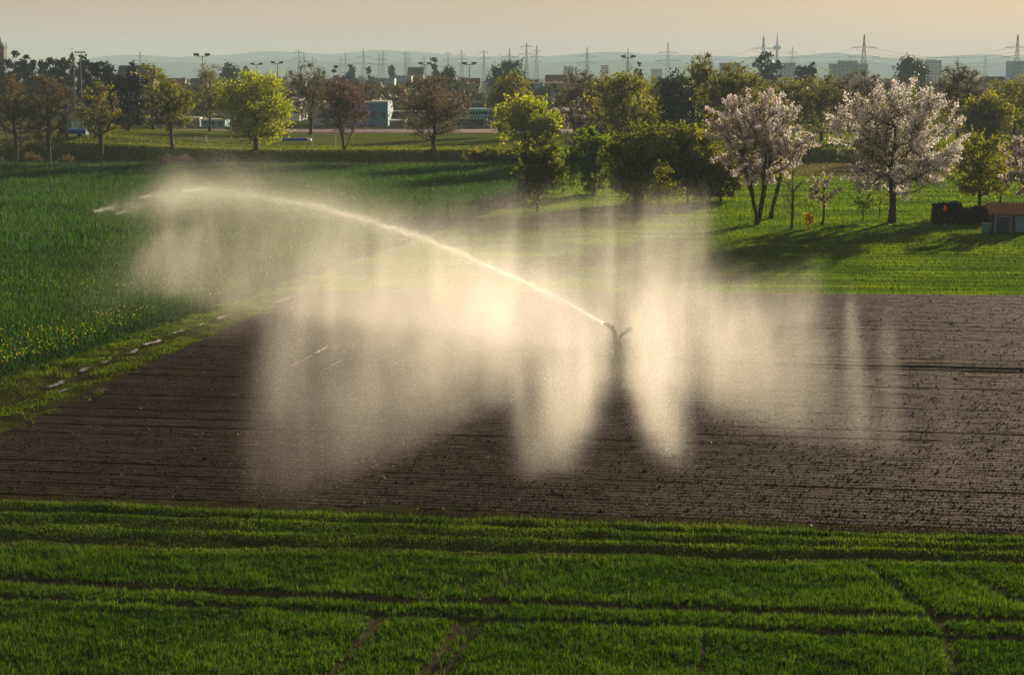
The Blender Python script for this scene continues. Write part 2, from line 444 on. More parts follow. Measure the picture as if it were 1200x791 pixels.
quadsheet('cereal_field', lambda v: (-40 + 0 * v, 22 + v * 35.3), lambda v: (40 + 0 * v, 22 + v * 30.0), 300, 300, lambda X, Y: cerealz(X, Y), M['fieldsoil'])
def trackz(X, Y): return 0.05 + 0.16 * (vnoise(X * 1.1, Y * .8, 31) - .5) + .06 * (vnoise(X * 3, Y * 3, 32) - .5)
quadsheet('grass_track', lambda v: (-42 + 0 * v + 34 * v, 66 + v * 62), lambda v: (-20.5 + 10 * v, 66 + v * 62), 200, 90,
          lambda X, Y: trackz(X, Y), M['strip'])
sheet('sports_field', np.linspace(-150, 60, 30), np.linspace(330, 395, 12), zg, M['pitch'], 0.03)
sheet('running_track', np.linspace(-120, 70, 20), np.linspace(399, 425, 6), zg, M['track'], 0.035)
# pale path on top of the bank
gp = quadsheet('gravel_path', lambda v: (-66 + 14 * v, 340 + v * 16), lambda v: (-63.5 + 14 * v, 340 + v * 16), 6, 3, lambda X, Y: zg(X, Y) + 0.05, M['gravel'])

# distant hill ridges with real depth
def ridge(name, prof, Y, depth, seed):
    px = np.linspace(-300, 1500, 150)
    py = np.interp(px, [p[0] for p in prof], [p[1] for p in prof]) + 1.2 * (vnoise(px / 30, px * 0, seed) - .5)
    top = np.array([D(a, b, Y) for a, b in zip(px, py)])
    V = []; n = len(px)
    rows = [(-depth, 0.0), (-depth * .75, .3), (-depth * .4, .75), (-depth * .15, .95), (0, 1.0), (depth * .4, .75), (depth, 0.0)]
    for dy, k in rows:
        for j in range(n):
            V.append((top[j, 0], Y + dy, top[j, 2] * k - (1 - k) * 3 + 6 * k * (1 - k) * (vnoise(px[j] / 14, dy / 200 + 9, seed) - .5) * 4))
    i = np.arange(len(rows) * n).reshape(len(rows), n)
    F = np.stack([i[:-1, :-1], i[:-1, 1:], i[1:, 1:], i[1:, :-1]], -1).reshape(-1, 4)
    o = link(name, np_mesh(name, np.array(V), F), M['hill'], smooth=True); o['kind'] = 'structure'


ridge('hills', [(-300, 80), (100, 72), (115, 67), (150, 65), (200, 67), (270, 64), (310, 60.5), (350, 62), (385, 64), (440, 59), (480, 60), (520, 64), (560, 67),
                (640, 66), (680, 63), (720, 61), (770, 65), (820, 65), (880, 68), (940, 66), (965, 62.5), (985, 62), (1010, 66), (1060, 69), (1120, 65),
                (1160, 64), (1200, 69), (1500, 72)], 8200, 900, 1)
ridge('hills', [(-300, 84), (100, 78), (180, 73), (260, 75), (330, 70), (420, 74), (520, 72), (620, 75), (720, 71), (800, 74), (900, 76), (980, 71),
                (1080, 76), (1180, 73), (1500, 78)], 6400, 700, 2)

# ------------------------------------------------------------------ grass and crops
def blades(name, X, Y, z0, h, wd, mat, lean=0.35, tint=None, per=1):
    n = len(X)
    a = rng.uniform(0, 2 * PI, n); la = rng.uniform(0, 2 * PI, n)
    h = h * rng.uniform(0.6, 1.25, n); wv = wd * rng.uniform(0.6, 1.3, n)
    ln = np.abs(rng.normal(0, lean, n)) * h
    V = np.zeros((n, 3, 3))
    V[:, 0, 0] = X - np.cos(a) * wv; V[:, 0, 1] = Y - np.sin(a) * wv; V[:, 0, 2] = z0
    V[:, 1, 0] = X + np.cos(a) * wv; V[:, 1, 1] = Y + np.sin(a) * wv; V[:, 1, 2] = z0
    V[:, 2, 0] = X + np.cos(la) * ln; V[:, 2, 1] = Y + np.sin(la) * ln; V[:, 2, 2] = z0 + h
    if tint is None: tint = rng.uniform(0, 1, n)
    me = np_mesh(name, V.reshape(-1, 3), np.arange(n * 3).reshape(-1, 3), np.repeat(np.clip(tint, 0, 1), 3))
    return link(name, me, mat)


def seen(X, Y, side=0.36, pad=5): return np.abs(X) < side * Y + pad


# cereal crop: tufts of blades
def bare_at(X, Y):
    bare = np.zeros(X.shape)
    for pts, wd_, st in TRAM:
        dd = polydist(X, Y, pts) + .22 * (vnoise(X * 2.2, Y * 2.2, 12) - .5) + .15 * (vnoise(X * 6, Y * 6, 22) - .5)
        bare = np.maximum(bare, st * np.clip(1.6 - dd / wd_ * 1.1, 0, 1))
    patch = np.exp(-(((X + 1.2) / 2.6) ** 2 + ((Y - 52.3) / 1.5) ** 2)) * 0.75
    return np.maximum(bare, patch * vnoise(X * 2, Y * 2, 13) * 1.5)


n = 230000
tx = rng.uniform(-26, 26, n); ty = rng.uniform(37, 62, n)
keep = (ty < crop_top(tx)) & seen(tx, ty, 0.34, 3) & (rng.uniform(0, 1, n) > bare_at(tx, ty))
tx, ty = tx[keep], ty[keep]; n = len(tx)
big = vnoise(tx * .35, ty * .7, 14); drill = vnoise(tx * 1.1, (ty + .1 * tx) * 2.0, 15)
th_ = (.10 + .09 * drill + .05 * big) * rng.uniform(.6, 1.3, n)
tt = .0 + .30 * drill + .25 * big + .30 * vnoise(tx * .12, ty * .55, 35) + rng.normal(0, .24, n)
per = 5; i = np.repeat(np.arange(n), per)
X = tx[i] + rng.normal(0, .03, len(i)); Y = ty[i] + rng.normal(0, .03, len(i))
o = blades('cereal_crop', X, Y, cerealz(X, Y) - .01, th_[i], 0.012, M['wheat'], 0.45, tt[i] + rng.normal(0, .12, len(i)))
tag(o, 'short green cereal crop covering the near field in front', 'crop', kind='stuff')

# grass border between soil and cereal
def border_v(X, Y):
    return (Y - crop_top(X)) / (soil_near(X) + 0.25 - crop_top(X)) + .05 * (vnoise(X * .5, Y * .7, 16) - .5)
def border_z(X, Y):
    v = border_v(X, Y)
    k = np.interp(v, [-.1, 0, .10, .18, .24, .34, .42, .48, .55, .68, .74, .82, .90, 1.0, 1.05], [0, .02, .05, 0, .02, .13, .16, .03,   .04, .13, .14, .0, .03, .12, .08])
    return k * (.7 + .6 * vnoise(X * .4, Y * .6, 24)) + .07 * vnoise(X * 1.6, Y * 1.8, 25)
n = 420000
X = rng.uniform(-30, 30, n); Y = rng.uniform(51, 68, n)
v = (Y - crop_top(X)) / (soil_near(X) + 0.25 - crop_top(X))
keep = (v > -0.05) & (v < 1) & seen(X, Y, 0.34, 3)
prof = np.interp(v + 0.03 * (vnoise(X * .6, Y, 16) - .5), [0, .08, .16, .28, .36, .45, .58, .66, .74, .80, .88, 1.0], [.9, .5, .15, .8, .9, .18, .75, .85, .75, .08, .9, 1.0])
keep &= rng.uniform(0, 1, n) < prof * (0.55 + .7 * vnoise(X * .8, Y * 1.5, 17))
X, Y, v, prof = X[keep], Y[keep], v[keep], prof[keep]
hh = 0.07 + 0.12 * prof * vnoise(X * .7, Y * 1.5, 18) + 0.08 * np.exp(-((v - .94) / .05) ** 2)
o = blades('border_grass', X, Y, border_z(X, Y), hh, 0.018, M['border'], 0.7, 0.25 + .6 * vnoise(X * .7, Y * 1.2, 19) + rng.normal(0, .2, len(X)))
tag(o, 'rough yellow green grass border along the near soil edge', 'grass', kind='stuff')
quad = quadsheet('border_ground', lambda v: (-40 + 0 * v, 56.6 + v * 10.4), lambda v: (40 + 0 * v, 51.2 + v * 4.4), 110, 220,
                 lambda X, Y: border_z(X, Y) + .005, M['strip'])

# soil clods and pale stones
n = 240000
Y = 58 + 68 * rng.uniform(0, 1, n) ** 1.5; X = rng.uniform(-1, 1, n) * (0.34 * Y + 3)
keep = (X > soil_left(Y) + .3) & (Y > soil_near(X) + .1) & (Y < soil_far(X) - .1)
X, Y = X[keep], Y[keep]; n = len(X)
s = rng.gamma(1.5, 0.009, n) + 0.009
dv = np.array([[1, 0, 0], [-.5, .87, 0], [-.5, -.87, 0], [0, 0, 1.0]])
V = dv[None] * s[:, None, None] * rng.uniform(.6, 1.5, (n, 4, 1)) + rng.normal(0, .25, (n, 4, 3)) * s[:, None, None]
V[..., 0] += X[:, None]; V[..., 1] += Y[:, None]; V[..., 2] += (soilz(X, Y) - .004)[:, None]
F = np.array([[0, 1, 3], [1, 2, 3], [2, 0, 3]])[None] + 4 * np.arange(n)[:, None, None]
ti = np.clip(rng.normal(.35, .25, n), 0, 1)
o = link('soil_clods', np_mesh('soil_clods', V.reshape(-1, 3), F.reshape(-1, 3), np.repeat(ti, 4)), M['clod'])
tag(o, 'crumbled brown soil clods over the harrowed field', 'soil', kind='stuff')
k = rng.choice(n, 1500, replace=False); n2 = len(k)
s = rng.gamma(2, .008, n2) + .009
V = unit(n2 * 4).reshape(n2, 4, 3) * s[:, None, None] * 1.2
V[..., 0] += X[k][:, None]; V[..., 1] += Y[k][:, None]; V[..., 2] += (soilz(X[k], Y[k]) + s * .7)[:, None]
F = np.array([[0, 1, 2], [0, 2, 3], [0, 3, 1], [1, 3, 2]])[None] + 4 * np.arange(n2)[:, None, None]
o = link('pale_stones', np_mesh('pale_stones', V.reshape(-1, 3), F.reshape(-1, 3), np.repeat(rng.uniform(0, 1, n2), 4)), M['pebble'])
tag(o, 'small pale stones and husks glinting on the dark soil', 'stones', kind='stuff')

# grass of the track between soil and rape
RUTS = [gp2([(-60, 500), (60, 457), (175, 405), (330, 354), (420, 325)]), gp2([(-60, 525), (60, 478), (200, 418), (345, 366)])]
n = 330000
Y = rng.uniform(68, 135, n); X = rng.uniform(-42, 0, n)
keep = (X < soil_left(Y) + .5) & (X > rape_edge(Y) - .4) & seen(X, Y, .34, 3) & (Y < 150)
d1 = polydist(X, Y, RUTS[0]); d2 = polydist(X, Y, RUTS[1])
keep &= rng.uniform(0, 1, n) < np.clip(np.minimum(d1, d2) / .55 - .25, 0.03, 1) * np.clip(vnoise(X * .9, Y * .5, 41) * 1.7 - .15, 0.1, 1)
X, Y = X[keep], Y[keep]
o = blades('track_grass', X, Y, trackz(X, Y) - .01, 0.05 + .20 * vnoise(X * 1.6, Y * 1.2, 42) ** 1.5, 0.026, M['strip_grass'], 0.8, .2 + .6 * vnoise(X * .8, Y * .8, 43) + rng.normal(0, .18, len(X)))
tag(o, 'mossy yellow green grass on the farm track beside the rape', 'grass', kind='stuff')

# rape crop
def rapeset(n, y0, y1, hscale, wscale, seedp):
    u = rng.uniform(0, 1, n); Y = y0 + (y1 - y0) * u
    X = rng.uniform(-1, 1, n) * (0.34 * Y + 8)
    keep = (X < rape_edge(Y))
    return X[keep], Y[keep]
Xa, Ya = rapeset(420000, 78, 150, 1, 1, 0)
Xb, Yb = rapeset(330000, 150, 295, 1, 1, 0)
X = np.concatenate([Xa, Xb]); Y = np.concatenate([Ya, Yb]); far = Y > 150
row = vnoise(X * .15, (Y + .1 * X) * .35, 51); edge = np.clip((rape_edge(Y) - X) / 1.5, .35, 1)
zb = rng.uniform(0, .75, len(X)) * edge
hh = np.where(far, .5, .32) * (0.7 + .6 * row) * edge
ti = .15 + .5 * row + .5 * (zb / .75 - .5) + rng.normal(0, .2, len(X))
o = blades('rape_crop', X, Y, zb, hh, np.where(far, .06, .032), M['rape'], 0.6, ti)
tag(o, 'tall dark green rape crop filling the field at left', 'crop', kind='stuff')
n = 26000
Y = 80 + 130 * rng.uniform(0, 1, n) ** 1.8; X = rng.uniform(-1, .6, n) * (.34 * Y + 5)
keep = (X < rape_edge(Y) - .2) & (rng.uniform(0, 1, n) < np.clip(vnoise(X * .2, Y * .12, 53) * 1.9 - .55, .04, 1) * np.clip((150 - Y) / 50, .12, 1))
X, Y = X[keep], Y[keep]; n = len(X)
o = blades('rape_flowers', X, Y, rng.uniform(.7, 1.05, n), .08, .034, M['rape_flower'], .5)
tag(o, 'scattered yellow flower heads over the green rape', 'flowers', kind='stuff')

# meadow grass (right and behind) and dry verge under the bank
n = 420000
Y = 121 + 170 * rng.uniform(0, 1, n) ** 1.4; X = rng.uniform(-.3, 1, n) * (.34 * Y + 8)
keep = (Y > soil_far(X) - .3) & (X > rape_edge(Y))
X, Y = X[keep], Y[keep]
mow = .5 + .5 * np.sin((Y + .09 * X) * 2 * PI / 2.6)
nz = vnoise(X * .18, Y * .35, 61)
hh = np.where(Y < 124.4, .25, .07 + .16 * nz * mow) * np.where(Y > 200, 1.6, 1)
o = blades('meadow_grass', X, Y, zg(X, Y) - .05, hh, np.where(Y > 180, .09, .045), M['meadow_grass'], .6, .15 + .45 * nz + .3 * mow * nz + rng.normal(0, .16, len(X)))
tag(o, 'lush sunlit meadow grass under the blossom trees', 'grass', kind='stuff')
n = 130000
Y = rng.uniform(268, 304, n); X = rng.uniform(-1, .6, n) * 115
keep = (Y > 293.5 - .03 * X) | (X > rape_edge(Y))
keep &= Y < 303.5
X, Y = X[keep], Y[keep]
o = blades('verge_grass', X, Y, zg(X, Y) - .05, .45, .10, M['verge_grass'], .7, .35 + .5 * vnoise(X * .2, Y * .5, 66) + rng.normal(0, .22, len(X)))
tag(o, 'dry pale grass along the foot of the bank', 'grass', kind='stuff')

n = 150000
Y = rng.uniform(303, 396, n); Y = np.where(rng.uniform(0, 1, n) < .35, rng.uniform(303, 316, n), Y); X = rng.uniform(-1, .75, n) * (.34 * Y + 8)
keep = (polydist(X, Y, [(-66, 340), (-51, 356)]) > 1.6)
X, Y = X[keep], Y[keep]
o = blades('pitch_grass', X, Y, zg(X, Y) - .03, np.where(Y < 313, .28, .10), .10, M['pitch_grass'], .6, .2 + .5 * vnoise(X * .06, Y * .12, 67) + rng.normal(0, .2, len(X)))
tag(o, 'grass on the bank and mown sports field behind it', 'grass', kind='stuff')

# puddles in the ruts
def puddle(px0, py0, px1, py1, wd):
    a = Vector(G(px0, py0)); b = Vector(G(px1, py1)); d = (b - a); l = d.length; d.normalize(); nn = Vector((-d.y, d.x, 0))
    mb = MB(); c = (a + b) / 2; up = []; dn = []; n = 26; sd = random.randint(1, 999)
    for i in range(n + 1):
        t = i / n; env = math.sin(PI * min(1, max(0.02, t))) ** .45
        mid = (float(vnoise(t * 6, 0.3, sd)) - .5) * wd * .9
        up.append(d * (t - .5) * l + nn * (mid + wd * .5 * env * (.15 + 1.1 * float(vnoise(t * 11, 4, sd)))))
        dn.append(d * (t - .5) * l + nn * (mid - wd * .5 * env * (.15 + 1.1 * float(vnoise(t * 11, 9, sd)))))
    mb.add(up + dn, [(i, i + 1, n + 2 + i, n + 1 + i) for i in range(n)])
    o = mb.build('puddle', M['puddle'], None, (c.x, c.y, 0.13 if c.x < soil_left(np.array(c.y)) else 0.19)); o['kind'] = 'structure'
for q in [(334, 437, 366, 420, .14), (370, 418, 384, 409, .24), (404, 424, 380, 437, .10), (58, 457, 74, 448, .5), (92, 438, 104, 433, .55), (66, 462, 80, 458, .4), (172, 407, 187, 400, .55), (204, 393, 214, 388, .5), (150, 417, 162, 411, .35),
          (256, 376, 264, 372, .6), (300, 365, 306, 361, .5), (318, 358, 343, 350, .38), (232, 384, 238, 381, .3), (120, 428, 128, 424, .3)]:
    puddle(*q)

# ------------------------------------------------------------------ trees
def tubes_np(P0, P1, r0, r1, k=5):
    d = P1 - P0; d /= np.linalg.norm(d, axis=1, keepdims=True) + 1e-9
    ref = np.where(np.abs(d[:, 2:3]) > .9, np.array([[1., 0, 0]]), np.array([[0, 0, 1.]]))
    a = np.cross(d, ref); a /= np.linalg.norm(a, axis=1, keepdims=True) + 1e-9
    b = np.cross(d, a)
    th = np.arange(k) * 2 * PI / k
    ring = a[:, None, :] * np.cos(th)[None, :, None] + b[:, None, :] * np.sin(th)[None, :, None]
    V = np.concatenate([P0[:, None] + ring * r0[:, None, None], P1[:, None] + ring * r1[:, None, None]], 1)
    i = np.arange(k); j = (i + 1) % k
    f = np.stack([i, j, j + k, i + k], -1)
    F = f[None] + (np.arange(len(P0)) * 2 * k)[:, None, None]
    return V.reshape(-1, 3), F.reshape(-1, 4)


def leaf_quads(C, size, elong=1.5, dirs=None):
    n = len(C)
    d = unit(n)
    if dirs is not None:
        d = d * .8 + dirs; d /= np.linalg.norm(d, axis=1, keepdims=True) + 1e-9
    b = np.cross(d, unit(n)); b /= np.linalg.norm(b, axis=1, keepdims=True) + 1e-9
    s = (size * rng.uniform(.6, 1.4, n))[:, None]
    V = np.stack([C - d * s * .5 * elong, C + b * s * .42 + d * s * .1, C + d * s * .5 * elong, C - b * s * .42 + d * s * .1], 1)
    return V.reshape(-1, 3), np.arange(n * 4).reshape(-1, 4)


def make_tree(name, label, cat, base, H, W, p, group=None):
    """p: tips, leaves, leaf, mat, cb (crown base 0..1), shape, trunk r, stems, twigs, bark, mix"""
    root = empty(name, base)
    tag(root, label, cat, group)
    cb = p.get('cb', .3); nt_ = p.get('tips', 70); shape = p.get('shape', 'round')
    czb, czt = cb * H, H
    # crown tip points
    pts = []
    tries = 0
    sd = rng.integers(1, 9999)
    while len(pts) < nt_ and tries < 40:
        tries += 1
        q = unit(nt_ * 2) * (rng.uniform(0, 1, nt_ * 2) ** p.get('fill', .36))[:, None]
        q[:, 2] = q[:, 2] * .5 + .5                       # 0..1 in height
        x, y, h = q[:, 0], q[:, 1], q[:, 2]
        if shape == 'dome': k = np.sqrt(np.clip(1 - h ** 2.2, 0, 1)); rr = np.hypot(x, y); ok = rr < k * 1.02
        elif shape == 'cone': ok = np.hypot(x, y) < (1 - h) * .95 + .06
        elif shape == 'fan': ok = np.hypot(x, y) < .25 + .8 * np.sin(np.clip(h * 1.05, 0, 1) * PI * .75)
        else: ok = np.hypot(x, y) < 1.01
        ang = np.arctan2(y, x)
        ok &= vnoise(ang * 1.6 + 9, h * 3.2, sd) > p.get('gap', .28)
        lump = .80 + .34 * vnoise(ang * 1.1 + 20, h * 2.5, sd + 5)
        pts.extend(np.stack([x * W / 2 * lump, y * W / 2 * lump, czb + (czt - czb) * (h * (.88 + .16 * lump))], -1)[ok].tolist())
    T = np.array(pts[:nt_]); T[:, 2] *= H / max(T[:, 2].max(), .1) * .985
    if p.get('lobes'):
        for (lx, ly, lz, lr, cnt) in p['lobes']:
            T = np.concatenate([T, np.array([lx * W / 2, ly * W / 2, lz * H]) + unit(cnt) * (lr * W / 2) * rng.uniform(.4, 1, (cnt, 1))])
    # skeleton
    nodes = []; par = []
    stems = p.get('stems', 1)
    for s_ in range(stems):
        a = 2 * PI * s_ / stems + rng.uniform(0, 1); sp = 0 if stems == 1 else rng.uniform(.10, .24) * W
        top = p.get('lead', .72) * H
        pr = -1; k = 7
        wob = rng.normal(0, .012 * H, (k + 1, 2)).cumsum(0) * .5
        ln = p.get('lean', 0) * H
        for i in range(k + 1):
            f = i / k
            nodes.append((math.cos(a) * sp * f + wob[i, 0] * (f > 0) + ln * f, math.sin(a) * sp * f + wob[i, 1] * (f > 0), top * f - (.15 if i == 0 else 0)))
            par.append(pr); pr = len(nodes) - 1
    N = np.array(nodes); PA = list(par)
    elig = list(N[:, 2] >= max(cb * H * .55, .06 * H))
    order = np.argsort(np.hypot(T[:, 0], T[:, 1]) + .3 * np.abs(T[:, 2] - (czb + czt) / 2))
    tipnode = []
    for ti in order:
        t_ = T[ti]
        d = t_ - N; dist = np.linalg.norm(d, axis=1) + 1e-6
        cost = dist * (1 + 1.1 * np.clip(.35 - d[:, 2] / dist, 0, 2)) + np.where(np.array(elig), 0, 1e6)
        j = int(np.argmin(cost))
        L_ = dist[j]; k = max(1, int(L_ / (.09 * H)))
        prev = j; mid = []
        up = rng.uniform(-.04, .12) * L_
        for i in range(1, k + 1):
            f = i / k
            q = N[j] + (t_ - N[j]) * f + rng.normal(0, .03 * L_ / k + .004 * H, 3) * (i < k)
            q[2] += up * math.sin(f * PI) * -1
            mid.append(q); PA.append(prev); elig.append(True); prev = len(N) + len(mid) - 1
        N = np.concatenate([N, np.array(mid)])
        tipnode.append(len(N) - 1)
    e = 2.3
    acc = np.zeros(len(N)); rt = p.get('tipr', .0016) * H
    acc[tipnode] = rt ** e
    for i in range(len(N) - 1, -1, -1):
        acc[i] = max(acc[i], rt ** e)
        if PA[i] >= 0: acc[PA[i]] += acc[i]
    R = acc ** (1 / e)
    tr = p.get('tr', .02) * H
    R = rt + (R - rt) * (tr / stems ** .5 - rt) / max(R.max() - rt, 1e-6)
    ch = np.array([i for i in range(len(N)) if PA[i] >= 0]); pa = np.array([PA[i] for i in ch])
    r0 = R[pa].copy(); r0 = np.minimum(r0, R[ch] * 1.6 + .004)
    flare = (N[pa][:, 2] < .02 * H); r0[flare] = R[ch][flare] * 1.45
    V, F = tubes_np(N[pa], N[ch], r0, R[ch], 6)
    link('trunk', np_mesh('trunk', V, F), p.get('bark', M['bark']), root, smooth=True)
    # twigs: fine forked wood at branch ends
    axis = np.array([0, 0, cb * H + .25 * (H - cb * H)])
    tips = N[tipnode]
    outd = tips - axis; outd /= np.linalg.norm(outd, axis=1, keepdims=True) + 1e-9
    ntw = p.get('twigs', 0); TV = None
    if ntw:
        src = rng.integers(0, len(ch), len(tipnode) * ntw); thin = R[ch][src] < tr * .30
        src = src[thin]; c0 = N[pa][src] + (N[ch][src] - N[pa][src]) * rng.uniform(0, 1, (len(src), 1))
        dd = (N[ch][src] - axis); dd /= np.linalg.norm(dd, axis=1, keepdims=True) + 1e-9
        dd = dd * .8 + unit(len(src)) * .8 + np.array([0, 0, .25]); dd /= np.linalg.norm(dd, axis=1, keepdims=True)
        ll = rng.uniform(.04, .10, (len(src), 1)) * p.get('twl', 1) * (H * .6 + W * .4) * .9
        ww = p.get('tww', .0017) * H
        b = np.cross(dd, unit(len(src))); b /= np.linalg.norm(b, axis=1, keepdims=True) + 1e-9
        TV = np.stack([c0 - b * ww, c0 + b * ww, c0 + dd * ll + b * ww * .3, c0 + dd * ll - b * ww * .3], 1).reshape(-1, 3)
        TT_ = np.repeat(rng.uniform(0, 1, len(src)), 4)
    # crown
    for ci, (pname, mat, per, size, sig, spray) in enumerate(p['crown']):
        nT = len(tips); idx = np.repeat(np.arange(nT), per)
        C = tips[idx]
        sg = sig * W * rng.uniform(.6, 1.3, nT)[idx][:, None]
        C = C + rng.normal(0, 1, C.shape) * sg * np.array([1, 1, .75])
        if spray:
            C = tips[idx] + rng.normal(0, 1, C.shape) * sg * .45
            jt = (outd + .5 * unit(nT))[idx]
            C = C + jt * rng.uniform(-.6, 1, (len(C), 1)) * spray * W
        tn = np.clip(rng.uniform(.0, .75, nT)[idx] + rng.normal(0, .2, len(C)) + .2, 0, 1)
        C[:, 2] = np.maximum(C[:, 2], .04 * H)
        V, F = leaf_quads(C, size); tv = np.repeat(tn, 4); nl = len(F)
        if ci == 0 and TV is not None:
            F = np.concatenate([F, np.arange(len(TV)).reshape(-1, 4) + len(V)]); V = np.concatenate([V, TV]); tv = np.concatenate([tv, TT_])
        me = np_mesh(pname, V, F, tv); me.materials.append(mat)
        if len(F) > nl:
            me.materials.append(p.get('twmat', M['brown']))
            mi = np.zeros(len(F), np.int32); mi[nl:] = 1; me.polygons.foreach_set('material_index', mi)
        link(pname, me, None, root)
    return root


def P(px, py, toppy, wpx, Y=None):
    """base point, height and width from the outline measured in the photograph"""
    if Y is None:
        x, y, z = G(px, py)
    else:
        x, y, _ = D(px, py, Y); z = float(zg(x, y))
    _, _, zt = D(px, toppy, y)
    return (x, y, z), zt - z, wpx * y / FPX


def leafy(mat, per=70, size=.26, sig=.075, **k):
    per = int(per * .62); sig *= .78; k['tips'] = int(k.get('tips', 70) * 1.35)
    d = dict(tips=95, cb=.22, tr=.02, crown=[('crown', M[mat], per, size, sig, 0)], twigs=6); d.update(k); return d
def bare(mat='brown', per=26, size=.16, **k):
    k['tips'] = int(k.get('tips', 130) * 1.25)
    d = dict(tips=130, cb=.2, tr=.022, fill=.45, gap=.2, crown=[('crown', M[mat], per, size, .05, 0)], twigs=42, twmat=M[mat]); d.update(k); return d
def blossom(mat='blossom', per=150, size=.17, **k):
    d = dict(tips=150, cb=.2, tr=.022, fill=.4, gap=.3, crown=[('blossom', M[mat], per, size, .032, .085), ('leaves', M['olive'], int(per * .35), size, .05, 0)], twigs=10); d.update(k); return d


